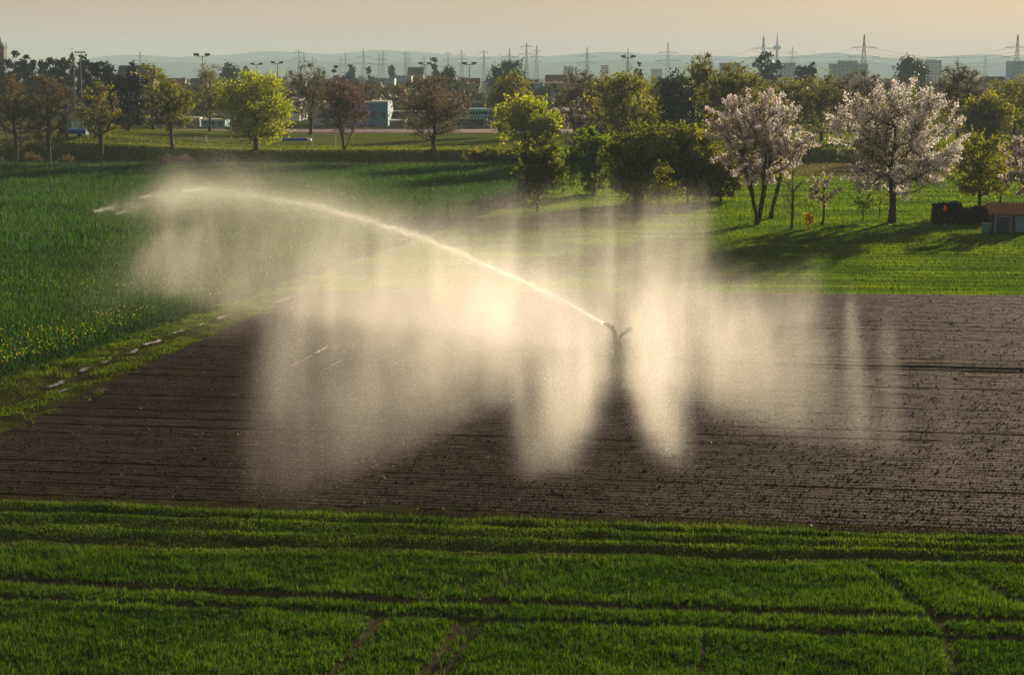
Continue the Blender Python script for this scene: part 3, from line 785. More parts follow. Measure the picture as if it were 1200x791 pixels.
TREES = [
 # name, label, px, base, top, width, params, Y
 ('cherry_tree', 'large white blossoming cherry with broad crown on sunlit meadow left of the shed', 1045, 261, 105, 150, blossom(per=140, tips=210, tr=.026, cb=.22), None),
 ('cherry_tree', 'pinkish white blossoming cherry with several stems beside the spray', 887, 263, 111, 118, blossom('pinkblossom', per=105, tips=180, stems=4, cb=.3, lead=.55, shape='fan', tr=.03), None),
 ('leaning_tree', 'dark leaning trunk with thin crown behind the many stemmed cherry', 903, 256, 150, 50, leafy('olive', 25, .2, lean=.18, cb=.4, tr=.022, tips=30), None),
 ('young_tree', 'small bare young tree with a straight stem left of the yellow shrub', 927, 269, 196, 52, bare('brown', 10, .10, tips=36, cb=.18, tr=.022, twigs=14, lead=.85), None),
 ('young_tree', 'small tree with pale blossom right of the yellow shrub', 963, 264, 204, 40, blossom('pinkblossom', 60, .13, tips=40, cb=.35), None),
 ('sapling', 'small green sapling between the two blossoming cherries', 1011, 259, 222, 30, leafy('green', 45, .16, tips=24, cb=.3), None),
 ('sapling', 'thin sapling just left of the big cherry trunk', 1030, 257, 226, 22, leafy('yellowgreen', 22, .15, tips=16, cb=.35), None),
 ('orchard_tree', 'leafy yellow green tree between the big cherry and the shed', 1146, 250, 158, 84, leafy('yellowgreen', 70, .26, tips=80, cb=.2, gap=.33), None),
 ('orchard_tree', 'blossoming tree cut by the right edge behind the shed', 1203, 258, 165, 70, blossom('pinkblossom', 80, .18, tips=80, cb=.25), None),
 ('garden_tree', 'small leafy tree in shade behind the orchard tree', 1172, 238, 190, 40, leafy('deepgreen', 60, .2, tips=30), None),
 ('shrub_tree', 'dark bushy tree at left end of thicket with trunk in the mist', 630, 248, 166, 56, leafy('deepgreen', 130, .25, tips=90, cb=.14, gap=.2, fill=.5), None),
 ('shrub', 'bright green round shrub left of the dark thicket', 695, 228, 151, 62, leafy('green', 170, .25, tips=80, cb=.02, twigs=3, gap=.12, fill=.5, lead=.4), None),
 ('shrub', 'wide dark green shrub in middle of the thicket', 752, 240, 148, 100, leafy('deepgreen', 190, .26, tips=120, cb=.02, twigs=3, gap=.12, fill=.5, lead=.4), None),
 ('shrub', 'dark green shrub with yellowish top at right of thicket', 806, 238, 149, 98, leafy('deepgreen', 190, .26, tips=120, cb=.02, twigs=3, gap=.12, fill=.5, lead=.4), None),
 ('shrub', 'olive shrub between the thicket and the many stemmed cherry', 845, 236, 172, 66, leafy('olive', 140, .24, tips=70, cb=.02, twigs=4, gap=.15, fill=.5, lead=.4), None),
 ('shrub', 'sparse pale yellow green shrub low in front of thicket', 772, 252, 192, 60, leafy('yellowgreen', 30, .18, tips=50, cb=.08, twigs=14), None),
 ('shrub', 'low bright green bush left of the round shrub', 660, 226, 176, 46, leafy('green', 70, .22, tips=40, cb=.06, twigs=3), None),
 ('broad_tree', 'bright yellow green round tree left of the small white blossom tree', 616, 190, 116, 72, leafy('gold', 110, .38, tips=90, cb=.12, gap=.25, tr=.022), 300),
 ('bush', 'yellowish bush leaning on right side of the bright round tree', 640, 205, 148, 46, leafy('olive', 70, .3, tips=40, cb=.08), 262),
 ('blossom_tree', 'small white blossoming tree between two yellow green trees', 674, 190, 119, 34, blossom('blossom', 55, .26, tips=70, cb=.25, gap=.35), 290),
 ('round_tree', 'tall rounded yellow green tree right of the small white blossom tree', 726, 190, 87, 84, leafy('yellowgreen', 75, .36, tips=120, cb=.2, gap=.22, tr=.02, twigs=14), 292),
 ('round_tree', 'big olive brown tree behind the many stemmed cherry', 856, 185, 78, 86, bare('olive', 34, .34, tips=150, cb=.15, twigs=30), 310),
 ('round_tree', 'rounded bright yellow bush tree above the orchard tree at right', 1156, 175, 110, 66, leafy('yellowgreen', 90, .36, tips=90, cb=.1, gap=.2, twigs=10), 320),
 ('bare_tree', 'tall bare brown tree with ragged top right of the big cherry', 1121, 172, 74, 62, bare('brown', 16, .3, tips=140, cb=.2, lead=.9, gap=.15), 340),
 ('background_tree', 'dull olive tree at right edge above the bright bush tree', 1188, 172, 92, 76, bare('olive', 30, .36, tips=120, cb=.15, twigs=24), 345),
 ('background_tree', 'dark brown tree just behind top of the big cherry', 1008, 175, 84, 74, bare('brown', 22, .34, tips=120, cb=.15), 345),
 ('background_tree', 'brown green tree between the two cherry crowns', 962, 175, 88, 66, bare('olive', 26, .34, tips=110, cb=.15, twmat=M['brown']), 350),
 ('background_tree', 'olive tree with yellow lower boughs under the television tower', 916, 172, 92, 60, leafy('olive', 60, .36, tips=80, cb=.1), 345),
 ('background_tree', 'dark green rounded tree left of the big olive brown tree', 800, 176, 84, 70, leafy('darkgreen', 80, .38, tips=90, cb=.1), 330),
 ('background_tree', 'ragged half bare tree rising above dark tree row', 822, 172, 64, 52, bare('olive', 22, .34, tips=110, cb=.3, gap=.3), 345),
 ('background_tree', 'yellow green upright tree just right of the tall rounded tree', 770, 172, 92, 40, leafy('olive', 60, .34, tips=60, cb=.1), 340),
 ('brown_tree', 'wide brown bare tree behind the small white blossom tree', 680, 165, 84, 62, bare('brown', 26, .36, tips=130, cb=.1), 380),
 ('willow_tree', 'pale olive rounded tree behind the bright round tree', 600, 165, 87, 58, leafy('olive', 60, .36, tips=90, cb=.25, gap=.2, twigs=20), 380),
 ('bare_tree', 'wide crowned bare brown tree on bank left of the stadium seats', 508, 179, 90, 94, bare('brown', 18, .28, tips=190, cb=.16, tr=.032, lead=.4), 311),
 ('bare_tree', 'reddish bare tree with forked trunk on bank in front of blue hall', 404, 181, 91, 70, bare('red', 22, .26, tips=150, cb=.22, tr=.026, stems=2, lead=.6), 311),
 ('bare_tree', 'grey brown bare tree beside the pale hall behind the reddish tree', 364, 165, 76, 60, bare('brown', 16, .3, tips=130, cb=.25), 385),
 ('maple_tree', 'large glowing yellow tree standing on the bank beside goal', 300, 174, 86, 94, leafy('gold', 110, .30, tips=170, cb=.10, gap=.36, tr=.032, lead=.45, twigs=8), 311),
 ('thin_tree', 'slender tree with sparse new leaves left of the glowing yellow tree', 246, 160, 76, 50, leafy('olive', 26, .32, tips=90, cb=.25, twigs=24), 385),
 ('bank_tree', 'brown green rounded tree on bank in front of goal', 202, 179, 95, 60, bare('olive', 26, .28, tips=140, cb=.22, tr=.026), 311),
 ('tall_tree', 'tall yellow green tree behind the brown green bank tree', 180, 166, 75, 50, leafy('yellowgreen', 34, .34, tips=80, cb=.15, twigs=14), 360),
 ('bank_tree', 'half bare tree with one yellow bough at left end of bank', 119, 187, 96, 54, leafy('olive', 42, .28, tips=80, cb=.28, tr=.03, twigs=20, lobes=[(.85, -.1, .5, .38, 22)]), 306),
 ('evergreen_tree', 'broad dark evergreen behind the half bare tree with yellow bough', 151, 172, 90, 52, leafy('pine', 130, .4, tips=90, cb=.04, twigs=0), 345),
 ('evergreen_tree', 'dark dome shaped evergreen left of the broad dark evergreen', 118, 160, 74, 40, leafy('pine', 130, .45, tips=70, cb=.04, twigs=0), 420),
 ('evergreen_tree', 'dark narrow evergreen right of grey gabled roof', 157, 150, 73, 22, leafy('pine', 90, .45, tips=40, cb=.05, twigs=0, shape='cone'), 480),
 ('bare_tree', 'rounded bare brown tree nearest to the two light masts', 57, 182, 90, 62, bare('brown', 14, .24, tips=160, cb=.24, tr=.024), 300),
 ('bare_tree', 'dull bare brown tree left of the rounded bare tree', 19, 184, 90, 68, bare('brown', 14, .24, tips=150, cb=.22, tr=.02), 299),
 ('shrub', 'white flowering shrub cut by the left edge', -2, 186, 150, 22, blossom('blossom', 40, .2, tips=30, cb=.1), 285),
 ('round_evergreen', 'dark round evergreen left of far grey tower block', 1067, 108, 71, 31, leafy('darkgreen', 110, 1.0, tips=80, cb=.04, twigs=0), 760),
 ('pine_tree', 'dark pine standing under the television tower', 899, 112, 63, 34, leafy('pine', 70, .8, tips=50, cb=.2, twigs=0, gap=.4), 700),
 ('pine_tree', 'small dark pine right of far pale tower block', 945, 112, 75, 28, leafy('pine', 70, .8, tips=40, cb=.2, twigs=0, gap=.4), 700),
 ('pine_tree', 'dark pine with layered boughs beside the twin lamp mast right of center', 746, 112, 74, 28, leafy('pine', 60, .7, tips=46, cb=.1, twigs=0, gap=.42, shape='cone'), 640),
 ('spruce_tree', 'dark pointed spruce above the bare tree on bank', 510, 112, 69, 14, leafy('pine', 60, .8, tips=40, cb=.06, twigs=0, shape='cone'), 800),
 ('dark_tree', 'dark green crown left of the twin lamp mast and right of spruce', 524, 115, 80, 24, leafy('darkgreen', 60, .8, tips=40, cb=.1, twigs=0), 640),
 ('dark_tree', 'wide dark conifer group tree above the pale olive tree', 592, 112, 74, 38, leafy('darkgreen', 80, .9, tips=60, cb=.1, twigs=0, gap=.38), 700),
 ('dark_tree', 'dark pointed tree above the glowing yellow tree', 288, 108, 79, 13, leafy('pine', 60, .9, tips=30, cb=.05, twigs=0, shape='cone'), 800),
 ('dark_tree', 'blue green dark crown over the slender tree', 270, 110, 76, 28, leafy('darkgreen', 70, .9, tips=50, cb=.08, twigs=0), 760),
 ('dark_tree', 'dark conical tree left of the pale blue far houses', 393, 110, 78, 14, leafy('pine', 60, .9, tips=30, cb=.05, twigs=0, shape='cone'), 800),
 ('dark_tree', 'dark round tree left of the second group of pylons', 412, 106, 77, 12, leafy('darkgreen', 60, 1.0, tips=30, cb=.06, twigs=0), 900),
 ('dark_tree', 'dark small tree above the pale blue far houses', 434, 104, 79, 10, leafy('darkgreen', 50, 1.0, tips=26, cb=.06, twigs=0, shape='dome'), 950),
 ('dark_tree', 'dark pointed tree right above the pale blue far houses', 459, 104, 79, 12, leafy('darkgreen', 50, 1.0, tips=26, cb=.06, twigs=0, shape='cone'), 950),
]
pines = [(20, 61, 38), (44, 72, 26), (60, 70, 30), (78, 69, 26), (101, 66, 30), (6, 74, 26)]
plab = ['tallest dark pine in the row right of church tower', 'dark pine second from the church tower in the skyline row', 'dark broad pine midway along the skyline row at left',
        'dark pine just left of the onion topped steeple', 'dark ragged pine behind the two light masts', 'dark pine at foot of church tower']
for (px, ty, wp), lb in zip(pines, plab):
    TREES.append(('pine_tree', lb, px, 118, ty, wp, leafy('pine', 70, .62, tips=44, cb=.3, twigs=0, gap=.42, bark=M['bark']), 520))
for (nm, lb, px, by, ty, wp, prm, Yd) in TREES:
    if nm in ('dark_tree', 'spruce_tree', 'round_evergreen'): prm.update(gap=.06, fill=.55, cb=.02); prm['crown'] = [(c_[0], c_[1], int(c_[2] * 1.8), c_[3] * .8, c_[4] * 1.7, c_[5]) for c_ in prm['crown']]
    base, H, W = P(px, by, ty, wp, Yd)
    grp = 'pines on the skyline at left' if lb in plab else None
    make_tree(nm, lb, nm.split('_')[-1] if nm != 'sapling' else 'sapling', base, H, W, prm, grp)

# yellow shrub: arching flowering rods from the ground
base, H, W = P(948, 268, 250, 12)
make_tree('yellow_shrub', 'small bright yellow flowering shrub on meadow between two young trees', 'shrub', base, H, W,
          dict(tips=36, cb=.12, tr=.02, stems=3, lead=.35, crown=[('blossom', M['forsythia'], 90, .15, .07, .12)], twigs=4))
# long low shrub along the bank
for i, (px, wp, ty) in enumerate([(556, 30, 176), (578, 34, 174), (598, 24, 177)]):
    base, H, W = P(px, 197, ty, wp, 303)
    make_tree('low_shrub', ['low light green shrub at left end of the hedge row on bank', 'low light green shrub in middle of hedge row below stadium seats', 'low light green shrub at right end of hedge row on bank'][i],
              'shrub', base, H, W, leafy('olive', 60, .26, tips=50, cb=.03, twigs=4), 'low shrubs at the foot of the bank')
dry = [(40, 192, 26, 182), (78, 192, 22, 184), (235, 190, 16, 176), (215, 192, 14, 182), (196, 193, 12, 181)]
dl = ['dry brown scrub under the rounded bare tree', 'dry brown scrub right of the rounded bare tree', 'upright dry pale bush below the left goal', 'low dry bush left of the upright pale bush', 'dry brown brush around the trunk of the bank tree']
for (px, by, wp, ty), lb in zip(dry, dl):
    base, H, W = P(px, by, ty, wp, 302)
    make_tree('dry_bush', lb, 'bush', base, H, W, dict(tips=30, cb=.03, tr=.02, stems=3, lead=.4, crown=[('crown', M['dry'], 26, .2, .07, 0)], twigs=20, twmat=M['dry']), 'dry bushes along the bank')

# far tree cover that reads as one mass
def woodland(name, label, n, y0, y1, mats, hr, seed, pxr=(-250, 1450)):
    r2 = np.random.default_rng(seed)
    C = []; TT = []
    for i in range(n):
        Y = y0 * (y1 / y0) ** r2.uniform(); px = r2.uniform(*pxr)
        X = (px - 600) / FPX * Y
        h = r2.uniform(*hr); wdt = h * r2.uniform(.7, 1.2); z = float(zg(X, Y))
        k = 150
        q = r2.normal(size=(k, 3)); q /= np.linalg.norm(q, axis=1, keepdims=True); q *= r2.uniform(.55, 1.05, (k, 1)) ** .6
        C.append(np.stack([X + q[:, 0] * wdt / 2, Y + q[:, 1] * wdt / 2, z + h * .52 + q[:, 2] * h * .5], -1))
        TT.append(np.clip(r2.uniform(0, 1) + r2.normal(0, .08, k), 0, 1))
    C = np.concatenate(C); TT = np.concatenate(TT)
    V, F = leaf_quads(C, 1.5)
    o = link(name, np_mesh(name, V, F, np.repeat(TT, 4)), mats)
    tag(o, label, 'woods', kind='stuff')
M['wood_mix'] = leafmat('far_foliage', [(0.03, 0.040, 0.028), (0.07, 0.055, 0.042), (0.085, 0.072, 0.038), (0.045, 0.062, 0.030), (0.11, 0.115, 0.03)], .3)
woodland('distant_woodland', 'hazy mixed tree cover far beyond the sports field', 460, 720, 2600, M['wood_mix'], (6, 11.5), 5)
woodland('near_woodland', 'brown and green tree belt behind the sports buildings', 250, 520, 760, M['wood_mix'], (6, 11), 6)

# ------------------------------------------------------------------ buildings
def window_mesh(w_, h_): return MB().box(-w_ / 2, w_ / 2, -.06, .06, 0, h_).mesh('window')


def building(name, label, px0, px1, ytop, Y, depth, wall, roof, rtype='flat', win=None, rh=None, cat='building', fascia=None, chim=0, along='x'):
    x0, x1 = D(px0, 86, Y)[0], D(px1, 86, Y)[0]; xc = (x0 + x1) / 2; z = float(zg(xc, Y))
    zt = D(px0, ytop, Y)[2] - z; hw = (x1 - x0) / 2
    root = empty(name, (xc, Y, z)); tag(root, label, cat)
    rh = rh or (0.35 if rtype == 'flat' else zt * .35)
    wz = zt - rh
    MB().box(-hw, hw, 0, depth, -.3, wz).build('wall', M[wall], root)
    if rtype == 'flat':
        r = MB().box(-hw - .15, hw + .15, -.15, depth + .15, wz, zt).build('roof', M[roof], root)
    else:
        r = MB().gable(-hw - .3, hw + .3, -.3, depth + .3, wz, zt, along).build('roof', M[roof], root)
    if chim:
        MB().box(hw * .3, hw * .3 + .8, depth * .4, depth * .4 + .8, wz + rh * .35, zt + .9).build('chimney', M['roof_red'], r)
    if win:
        cols, rows, ww, wh = win
        me = window_mesh(ww, wh); me.materials.append(M['glass'])
        for c in range(cols):
            for q in range(rows):
                o = link('window', me, None, root, (-hw + (c + .5) * 2 * hw / cols, -.03, (q + .35) * wz / rows))
    return root


hall = building('sports_hall', 'long pale blue sports hall behind the reddish bare tree', 366, 432, 120, 455, 22, 'wall_paleblue', 'roof_pale', win=(7, 1, 2.0, 1.3), fascia=1)
building('sports_hall', 'bright blue end block of the hall right of the reddish tree', 432.5, 454, 119, 452, 20, 'wall_blue', 'roof_pale', win=(2, 1, 1.2, 1.6))
building('sports_hall', 'white flat roofed hall behind the glowing yellow tree', 258, 350, 115, 500, 20, 'wall_white', 'roof_pale', win=(8, 1, 2.0, 1.4))
building('club_house', 'low blue hut behind trunk of slender tree', 234, 262, 140, 440, 8, 'cyan', 'roof_pale', win=(3, 1, 1.0, .9))
building('club_house', 'low pale shed left of the blue hut', 172, 232, 138, 445, 8, 'wall_grey', 'roof_pale', win=(5, 1, 1.0, .9))
building('low_hall', 'long mauve grey low hall behind the wide bare tree', 456, 545, 131, 470, 16, 'wall_mauve', 'roof_grey', win=(9, 1, 2.2, 1.0))
building('white_annex', 'small building with bright white roof right of the blue block', 456, 474, 141, 440, 8, 'wall_mauve', 'white_paint')
building('canopy_hall', 'dark hall with teal roof edge above stadium seats', 541, 606, 128, 465, 14, 'wall_dark', 'roof_teal', rh=.7)
building('canopy_hall', 'dark hall with pale roof edge left of the small blossom tree', 650, 700, 128, 480, 14, 'wall_dark', 'roof_pale', rh=.7)
building('canopy_hall', 'long dark hall with pale roof edge behind the thicket', 765, 850, 132, 470, 14, 'wall_dark', 'roof_pale', rh=.7)
building('dark_hall', 'broad dark blue hall under the pale blue far houses', 436, 520, 105, 610, 20, 'wall_dark', 'roof_grey')
building('pale_hall', 'grey white factory hall right of the pale olive tree', 624, 662, 97, 640, 20, 'wall_paleblue', 'roof_pale', win=(5, 2, 1.6, 1.2))
building('far_house', 'pale blue far house with flat roof at left above dark hall', 436, 462, 92, 860, 14, 'wall_paleblue', 'roof_grey', win=(5, 2, 1.4, 1.5))
building('far_house', 'pale blue far house with grey roof right above dark hall', 464, 482, 89, 900, 12, 'wall_paleblue', 'roof_grey', win=(4, 2, 1.4, 1.5))
building('far_house', 'brown roofed far house above the wide bare tree', 478, 496, 79, 950, 12, 'wall_mauve', 'wood', 'gable', rh=4)
building('far_house', 'bluish far house right of the spruce', 500, 514, 89, 900, 12, 'wall_paleblue', 'slate', 'gable', rh=2)
building('gabled_house', 'house with big grey gabled roof between dark evergreens at left', 136, 178, 77, 600, 12, 'wall_grey', 'slate', 'gable', rh=6.5, chim=1)
hs = [(188, 214, 92, 'roof_red', 'wall_cream', 'red roofed house right of the tall yellow green tree'), (205, 226, 98, 'roof_grey', 'wall_white', 'white walled house in front of the red roofed house'),
      (222, 240, 92, 'slate', 'wall_cream', 'slate roofed house left of slender tree'), (250, 262, 95, 'roof_red', 'wall_white', 'small red roofed house right behind slender tree'),
      (316, 334, 106, 'slate', 'wall_blue', 'blue walled house above the right side of glowing yellow tree'), (340, 356, 96, 'slate', 'wall_grey', 'grey house left of the grey brown bare tree'),
      (376, 392, 93, 'roof_grey', 'wall_paleblue', 'pale house right of the grey brown bare tree'), (540, 562, 92, 'roof_red', 'wall_grey', 'grey far house under the twin lamp mast right of the spruce'),
      (640, 664, 88, 'roof_red', 'wall_mauve', 'brown roofed far house above the factory hall'), (985, 1012, 100, 'roof_pale', 'wall_grey', 'low pale roofed house in front of the teal block'),
      (1030, 1050, 100, 'roof_grey', 'wall_white', 'white house left of the dark round evergreen'), (1078, 1098, 102, 'roof_pale', 'wall_paleblue', 'pale blue house in front of the far grey tower block'),
      (1160, 1180, 90, 'slate', 'wall_grey', 'grey far house between bare tree and right edge')]
for a, b, t_, rf, wl, lb in hs:
    building('far_house', lb, a, b, t_, 720, 10, wl, rf, 'gable', (3, 1, 1.2, 1.3), rh=3.2, cat='house')
# tower blocks
for a, b, t_, Yd, wl, lb, wn in [(975, 1017, 75, 1500, 'wall_teal', 'wide teal tower block with raised roof centre', (8, 6, 2.2, 1.6)),
                                 (913, 932, 74, 1600, 'wall_paleblue', 'pale blue tower block right of television tower pine', (4, 7, 2.2, 1.6)),
                                 (846, 868, 74, 1300, 'wall_teal', 'dark teal tower block above the big olive brown tree', (4, 5, 2.2, 1.6)),
                                 (1086, 1103, 71, 2000, 'wall_grey', 'grey tower block beside the red mast', (4, 8, 2.4, 1.8)),
                                 (705, 713, 77, 1800, 'wall_white', 'narrow white block above tall rounded tree', (2, 5, 2.0, 1.6)),
                                 (661, 672, 78, 2000, 'wall_paleblue', 'faint blue block left of the narrow white block', (3, 5, 2.0, 1.6)),
                                 (1184, 1200, 72, 1700, 'wall_teal', 'dark block at foot of the rightmost pylon', (3, 6, 2.0, 1.6)),
                                 (764, 776, 81, 2200, 'wall_paleblue', 'low hazy block left of the pylon right of center', (4, 3, 2.0, 1.6))]:
    bb = building('tower_block', lb, a, b, t_, Yd, 16, wl, 'roof_grey', 'flat', wn, rh=1.0)
    if 'raised' in lb:
        hw = (D(b, 86, Yd)[0] - D(a, 86, Yd)[0]) / 2; zt = D(a, t_, Yd)[2] - float(zg(0, Yd))
        MB().box(-hw * .55, hw * .45, 3, 13, zt, zt + 2.6).build('roof_house', M['wall_teal'], bb)
        MB().tube([(-hw * .5, 8, zt), (-hw * .5, 8, zt + 6)], .15, 5).tube([(hw * .1, 8, zt), (hw * .1, 8, zt + 5)], .15, 5).build('antenna', M['pylon'], bb)
# red mast beside the grey block
x, y, _ = D(1086, 86, 1900); z0 = float(zg(x, y)); zt = D(1086, 70, 1900)[2]
o = MB().box(-.7, .7, -.7, .7, 0, zt - z0).box(-.7, 9, -.4, .4, zt - z0 - 1.2, zt - z0 - .2).build('red_mast', M['crane_red'], None, (x, y, z0))
tag(o, 'thin dark red mast with short arm left of the grey tower block', 'mast')

# church tower at the left edge
x, y, _ = D(1, 86, 620); z0 = float(zg(x, y)); ztw = D(1, 57, 620)[2] - z0; ztip = D(1, 38, 620)[2] - z0; hw = 6.3 * 620 / FPX
ch = empty('church_tower', (x, y, z0)); tag(ch, 'stone church tower with slender dark spire at left edge', 'church')
MB().box(-hw, hw, -hw, hw, -.3, ztw).build('wall', M['stone'], ch)
MB().box(-hw - .25, hw + .25, -hw - .25, hw + .25, ztw, ztw + .5).build('cornice', M['stone'], ch)
sp = MB().lathe([(hw * .92, ztw + .5), (hw * .45, ztw + (ztip - ztw) * .35), (hw * .18, ztw + (ztip - ztw) * .72), (.04, ztip)], n=8).build('spire', M['slate'], ch)
MB().box(-.06, .06, -.06, .06, ztip - .1, ztip + 1.6).box(-.45, .45, -.05, .05, ztip + .8, ztip + .95).build('cross', M['dark_metal'], sp)
wl_ = MB().box(-.5, .5, -.08, .08, 0, 2.4).mesh('window'); wl_.materials.append(M['glass'])
for dx in (-1, 1): link('window', wl_, None, ch, (dx * hw * .42, -hw - .03, ztw - 4))
for dx in (-1, 1):
    for dy in (-1, 1): MB().lathe([(.2, ztw + .5), (.17, ztw + 1.3), (.03, ztw + 2.3)], (dx * hw * .9, dy * hw * .9, 0), 6).build('pinnacle', M['stone'], ch)
# onion-topped steeple
x, y, _ = D(85.5, 86, 700); z0 = float(zg(x, y)); ztw = D(85, 70, 700)[2] - z0; ztip = D(85, 60, 700)[2] - z0
ch = empty('steeple', (x, y, z0)); tag(ch, 'slim steeple with dark onion dome behind the two light masts', 'steeple')
MB().box(-1.1, 1.1, -1.1, 1.1, -.3, ztw).build('wall', M['stone'], ch)
dm = MB().lathe([(1.1, ztw), (1.3, ztw + .8), (1.0, ztw + 1.7), (.5, ztw + 2.3), (.45, ztw + 2.8), (.1, ztip - .6), (.04, ztip)], n=10).build('dome', M['slate'], ch)
MB().box(-.05, .05, -.05, .05, ztip, ztip + 1.4).box(-.35, .35, -.04, .04, ztip + .7, ztip + .85).build('cross', M['dark_metal'], dm)

# television tower
Yd = 3600; x, y, _ = D(910, 86, Yd); z0 = 2.3
zt = D(910, 39, Yd)[2]; zp = D(910, 57.5, Yd)[2]
tv = empty('television_tower', (x, y, z0)); tag(tv, 'slender television tower with round pod on the hazy skyline', 'tower')
MB().lathe([(4.5, -.5), (3.2, zp * .5), (2.6, zp - 5)], n=12).build('shaft', M['wall_grey'], tv)
MB().lathe([(2.6, zp - 5), (7, zp - 2), (8.6, zp), (8.6, zp + 2), (6, zp + 4), (2.4, zp + 6)], n=16).build('pod', M['wall_teal'], tv)
MB().lathe([(2.2, zp + 6), (1.8, zp + 14), (1.0, zp + 22), (.4, zt)], n=8).build('antenna', M['pylon'], tv)

# ------------------------------------------------------------------ pylons and lamps
def pylon_mesh(H, arms, wide=1.0):
    mb = MB(); s = .24 * (H / 50)
    def half(z): return 3.6 * wide * (1 - z / H) ** 1.25 * H / 50 + .35
    lv = np.linspace(0, H * .97, 9)
    for sx in (-1, 1):
        for sy in (-1, 1):
            mb.tube([(sx * half(z), sy * half(z), z) for z in lv], s, 4)
    for a, b in zip(lv[:-1], lv[1:]):
        for sy in (-1, 1):
            mb.tube([(-half(a), sy * half(a), a), (half(b), sy * half(b), b)], s * .6, 4)
            mb.tube([(half(a), sy * half(a), a), (-half(b), sy * half(b), b)], s * .6, 4)
        mb.tube([(-half(b), 0, b), (half(b), 0, b)], s * .6, 4)
    mb.tube([(0, 0, H * .95), (0, 0, H)], s, 4)
    for f, wdt in arms:
        z = H * f; ww = wdt * H / 50
        for sx in (-1, 1):
            mb.tube([(sx * half(z), 0, z), (sx * ww, 0, z + .1)], s * .8, 4)
            mb.tube([(sx * half(z), 0, z + 1.8 * H / 50), (sx * ww, 0, z + .1)], s * .7, 4)
            for k in (.55, 1.0): mb.tube([(sx * ww * k, 0, z), (sx * ww * k, 0, z - 2.0 * H / 50)], s * .7, 4)
    return mb.mesh('pylon')


PT = {'d': pylon_mesh(50, [(.74, 12), (.56, 15)]), 's': pylon_mesh(50, [(.84, 6), (.70, 8), (.56, 6.5)]), 'y': pylon_mesh(50, [(.90, 7), (.72, 9)], .8)}
for me in PT.values(): me.materials.append(M['pylon'])
PY = [(1013, 40, 'd', 1750, 'tallest lattice pylon with two wide crossarms behind the teal block'), (1193, 40, 'd', 1700, 'lattice pylon with two wide crossarms at right edge'),
      (895, 42, 'd', 1900, 'lattice pylon with two wide crossarms left of television tower'), (929, 55, 's', 2500, 'smaller faint pylon right of television tower'),
      (783, 49, 'd', 1900, 'lone lattice pylon with wide crossarms above dark tree row'), (736, 57, 's', 2300, 'narrow lattice mast above the tall rounded tree'),
      (688, 55, 'd', 2250, 'faint pylon above the small white blossom tree'), (617, 50, 'y', 2000, 'taller of the two close pylons above the bright round tree'),
      (629, 53, 's', 2200, 'shorter right one of the two close pylons above bright round tree'), (597, 56, 'd', 2300, 'faint wide armed pylon above the pale olive tree'),
      (567, 58, 'y', 2500, 'faint pylon left of the wide armed pylon above the olive tree'), (541, 58, 's', 2400, 'faint narrow pylon above the stadium seats'),
      (525, 60, 'y', 2600, 'faint pylon right of the pointed spruce'), (497, 64, 's', 2900, 'very faint short pylon left of pointed spruce'),
      (475, 60, 'y', 2500, 'faint pylon above the brown roofed far house'), (478, 64, 's', 3000, 'tiny pylon right against the one above brown roofed far house'),
      (449, 59, 's', 2500, 'right one of the crowded pylons above pale blue far houses'), (444, 61, 'd', 2700, 'middle one of the crowded pylons above the pale blue far houses'),
      (426, 57, 'd', 2400, 'tallest pylon above the reddish bare tree'), (405, 62, 'd', 2600, 'pylon with low wide arms left of the tallest above the reddish tree'),
      (399, 66, 's', 3100, 'tiny pylon left beside the one with low wide arms'), (366, 65, 'd', 3000, 'tiny pylon above the grey brown bare tree'),
      (350, 58, 'y', 2400, 'pylon above right shoulder of glowing yellow tree'), (356, 62, 's', 2800, 'thin pylon just right of the one over glowing yellow tree'),
      (164, 60, 's', 2500, 'faint thin pylon behind the grey gabled roof'), (1063, 60, 's', 2700, 'small pylon above the dark round evergreen'),
      (1155, 66, 's', 3000, 'tiny pylon left of the pylon at right edge')]
ptop = {}
for px, ty, kd, Yd, lb in PY:
    x, y, zt = D(px, ty, Yd); z0 = float(zg(x, y)); sc = (zt - z0) / 50
    o = link('pylon', PT[kd], None, None, (x, y, z0)); o.scale = (sc, sc, sc)
    o.rotation_euler = (0, 0, random.uniform(-.25, .25))
    tag(o, lb, 'pylon', 'power pylons on the skyline'); ptop[px] = (x, y, z0, sc)


def wires(a, b, label, sag):
    (xa, ya, za, sa), (xb, yb, zb_, sb) = ptop[a], ptop[b]
    mb = MB()
    for off, f in ((-12, .72), (12, .72), (-15, .54), (15, .54)):
        p0 = Vector((xa + off * sa, ya, za + 50 * f * sa)); p1 = Vector((xb + off * sb, yb, zb_ + 50 * f * sb))
        pts = []
        for i in range(17):
            t_ = i / 16; q = p0.lerp(p1, t_); q.z -= sag * 4 * t_ * (1 - t_); pts.append(q)
        mb.tube(pts, .09, 4, False)
    o = mb.build('power_lines', M['pylon']); tag(o, label, 'cables')
wires(895, 1013, 'sagging power cables between television tower pylon and the tallest pylon', 9)
wires(1013, 1193, 'sagging power cables between the tallest pylon and pylon at right edge', 9)
wires(783, 895, 'sagging power cables between lone pylon and the pylon left of television tower', 9)


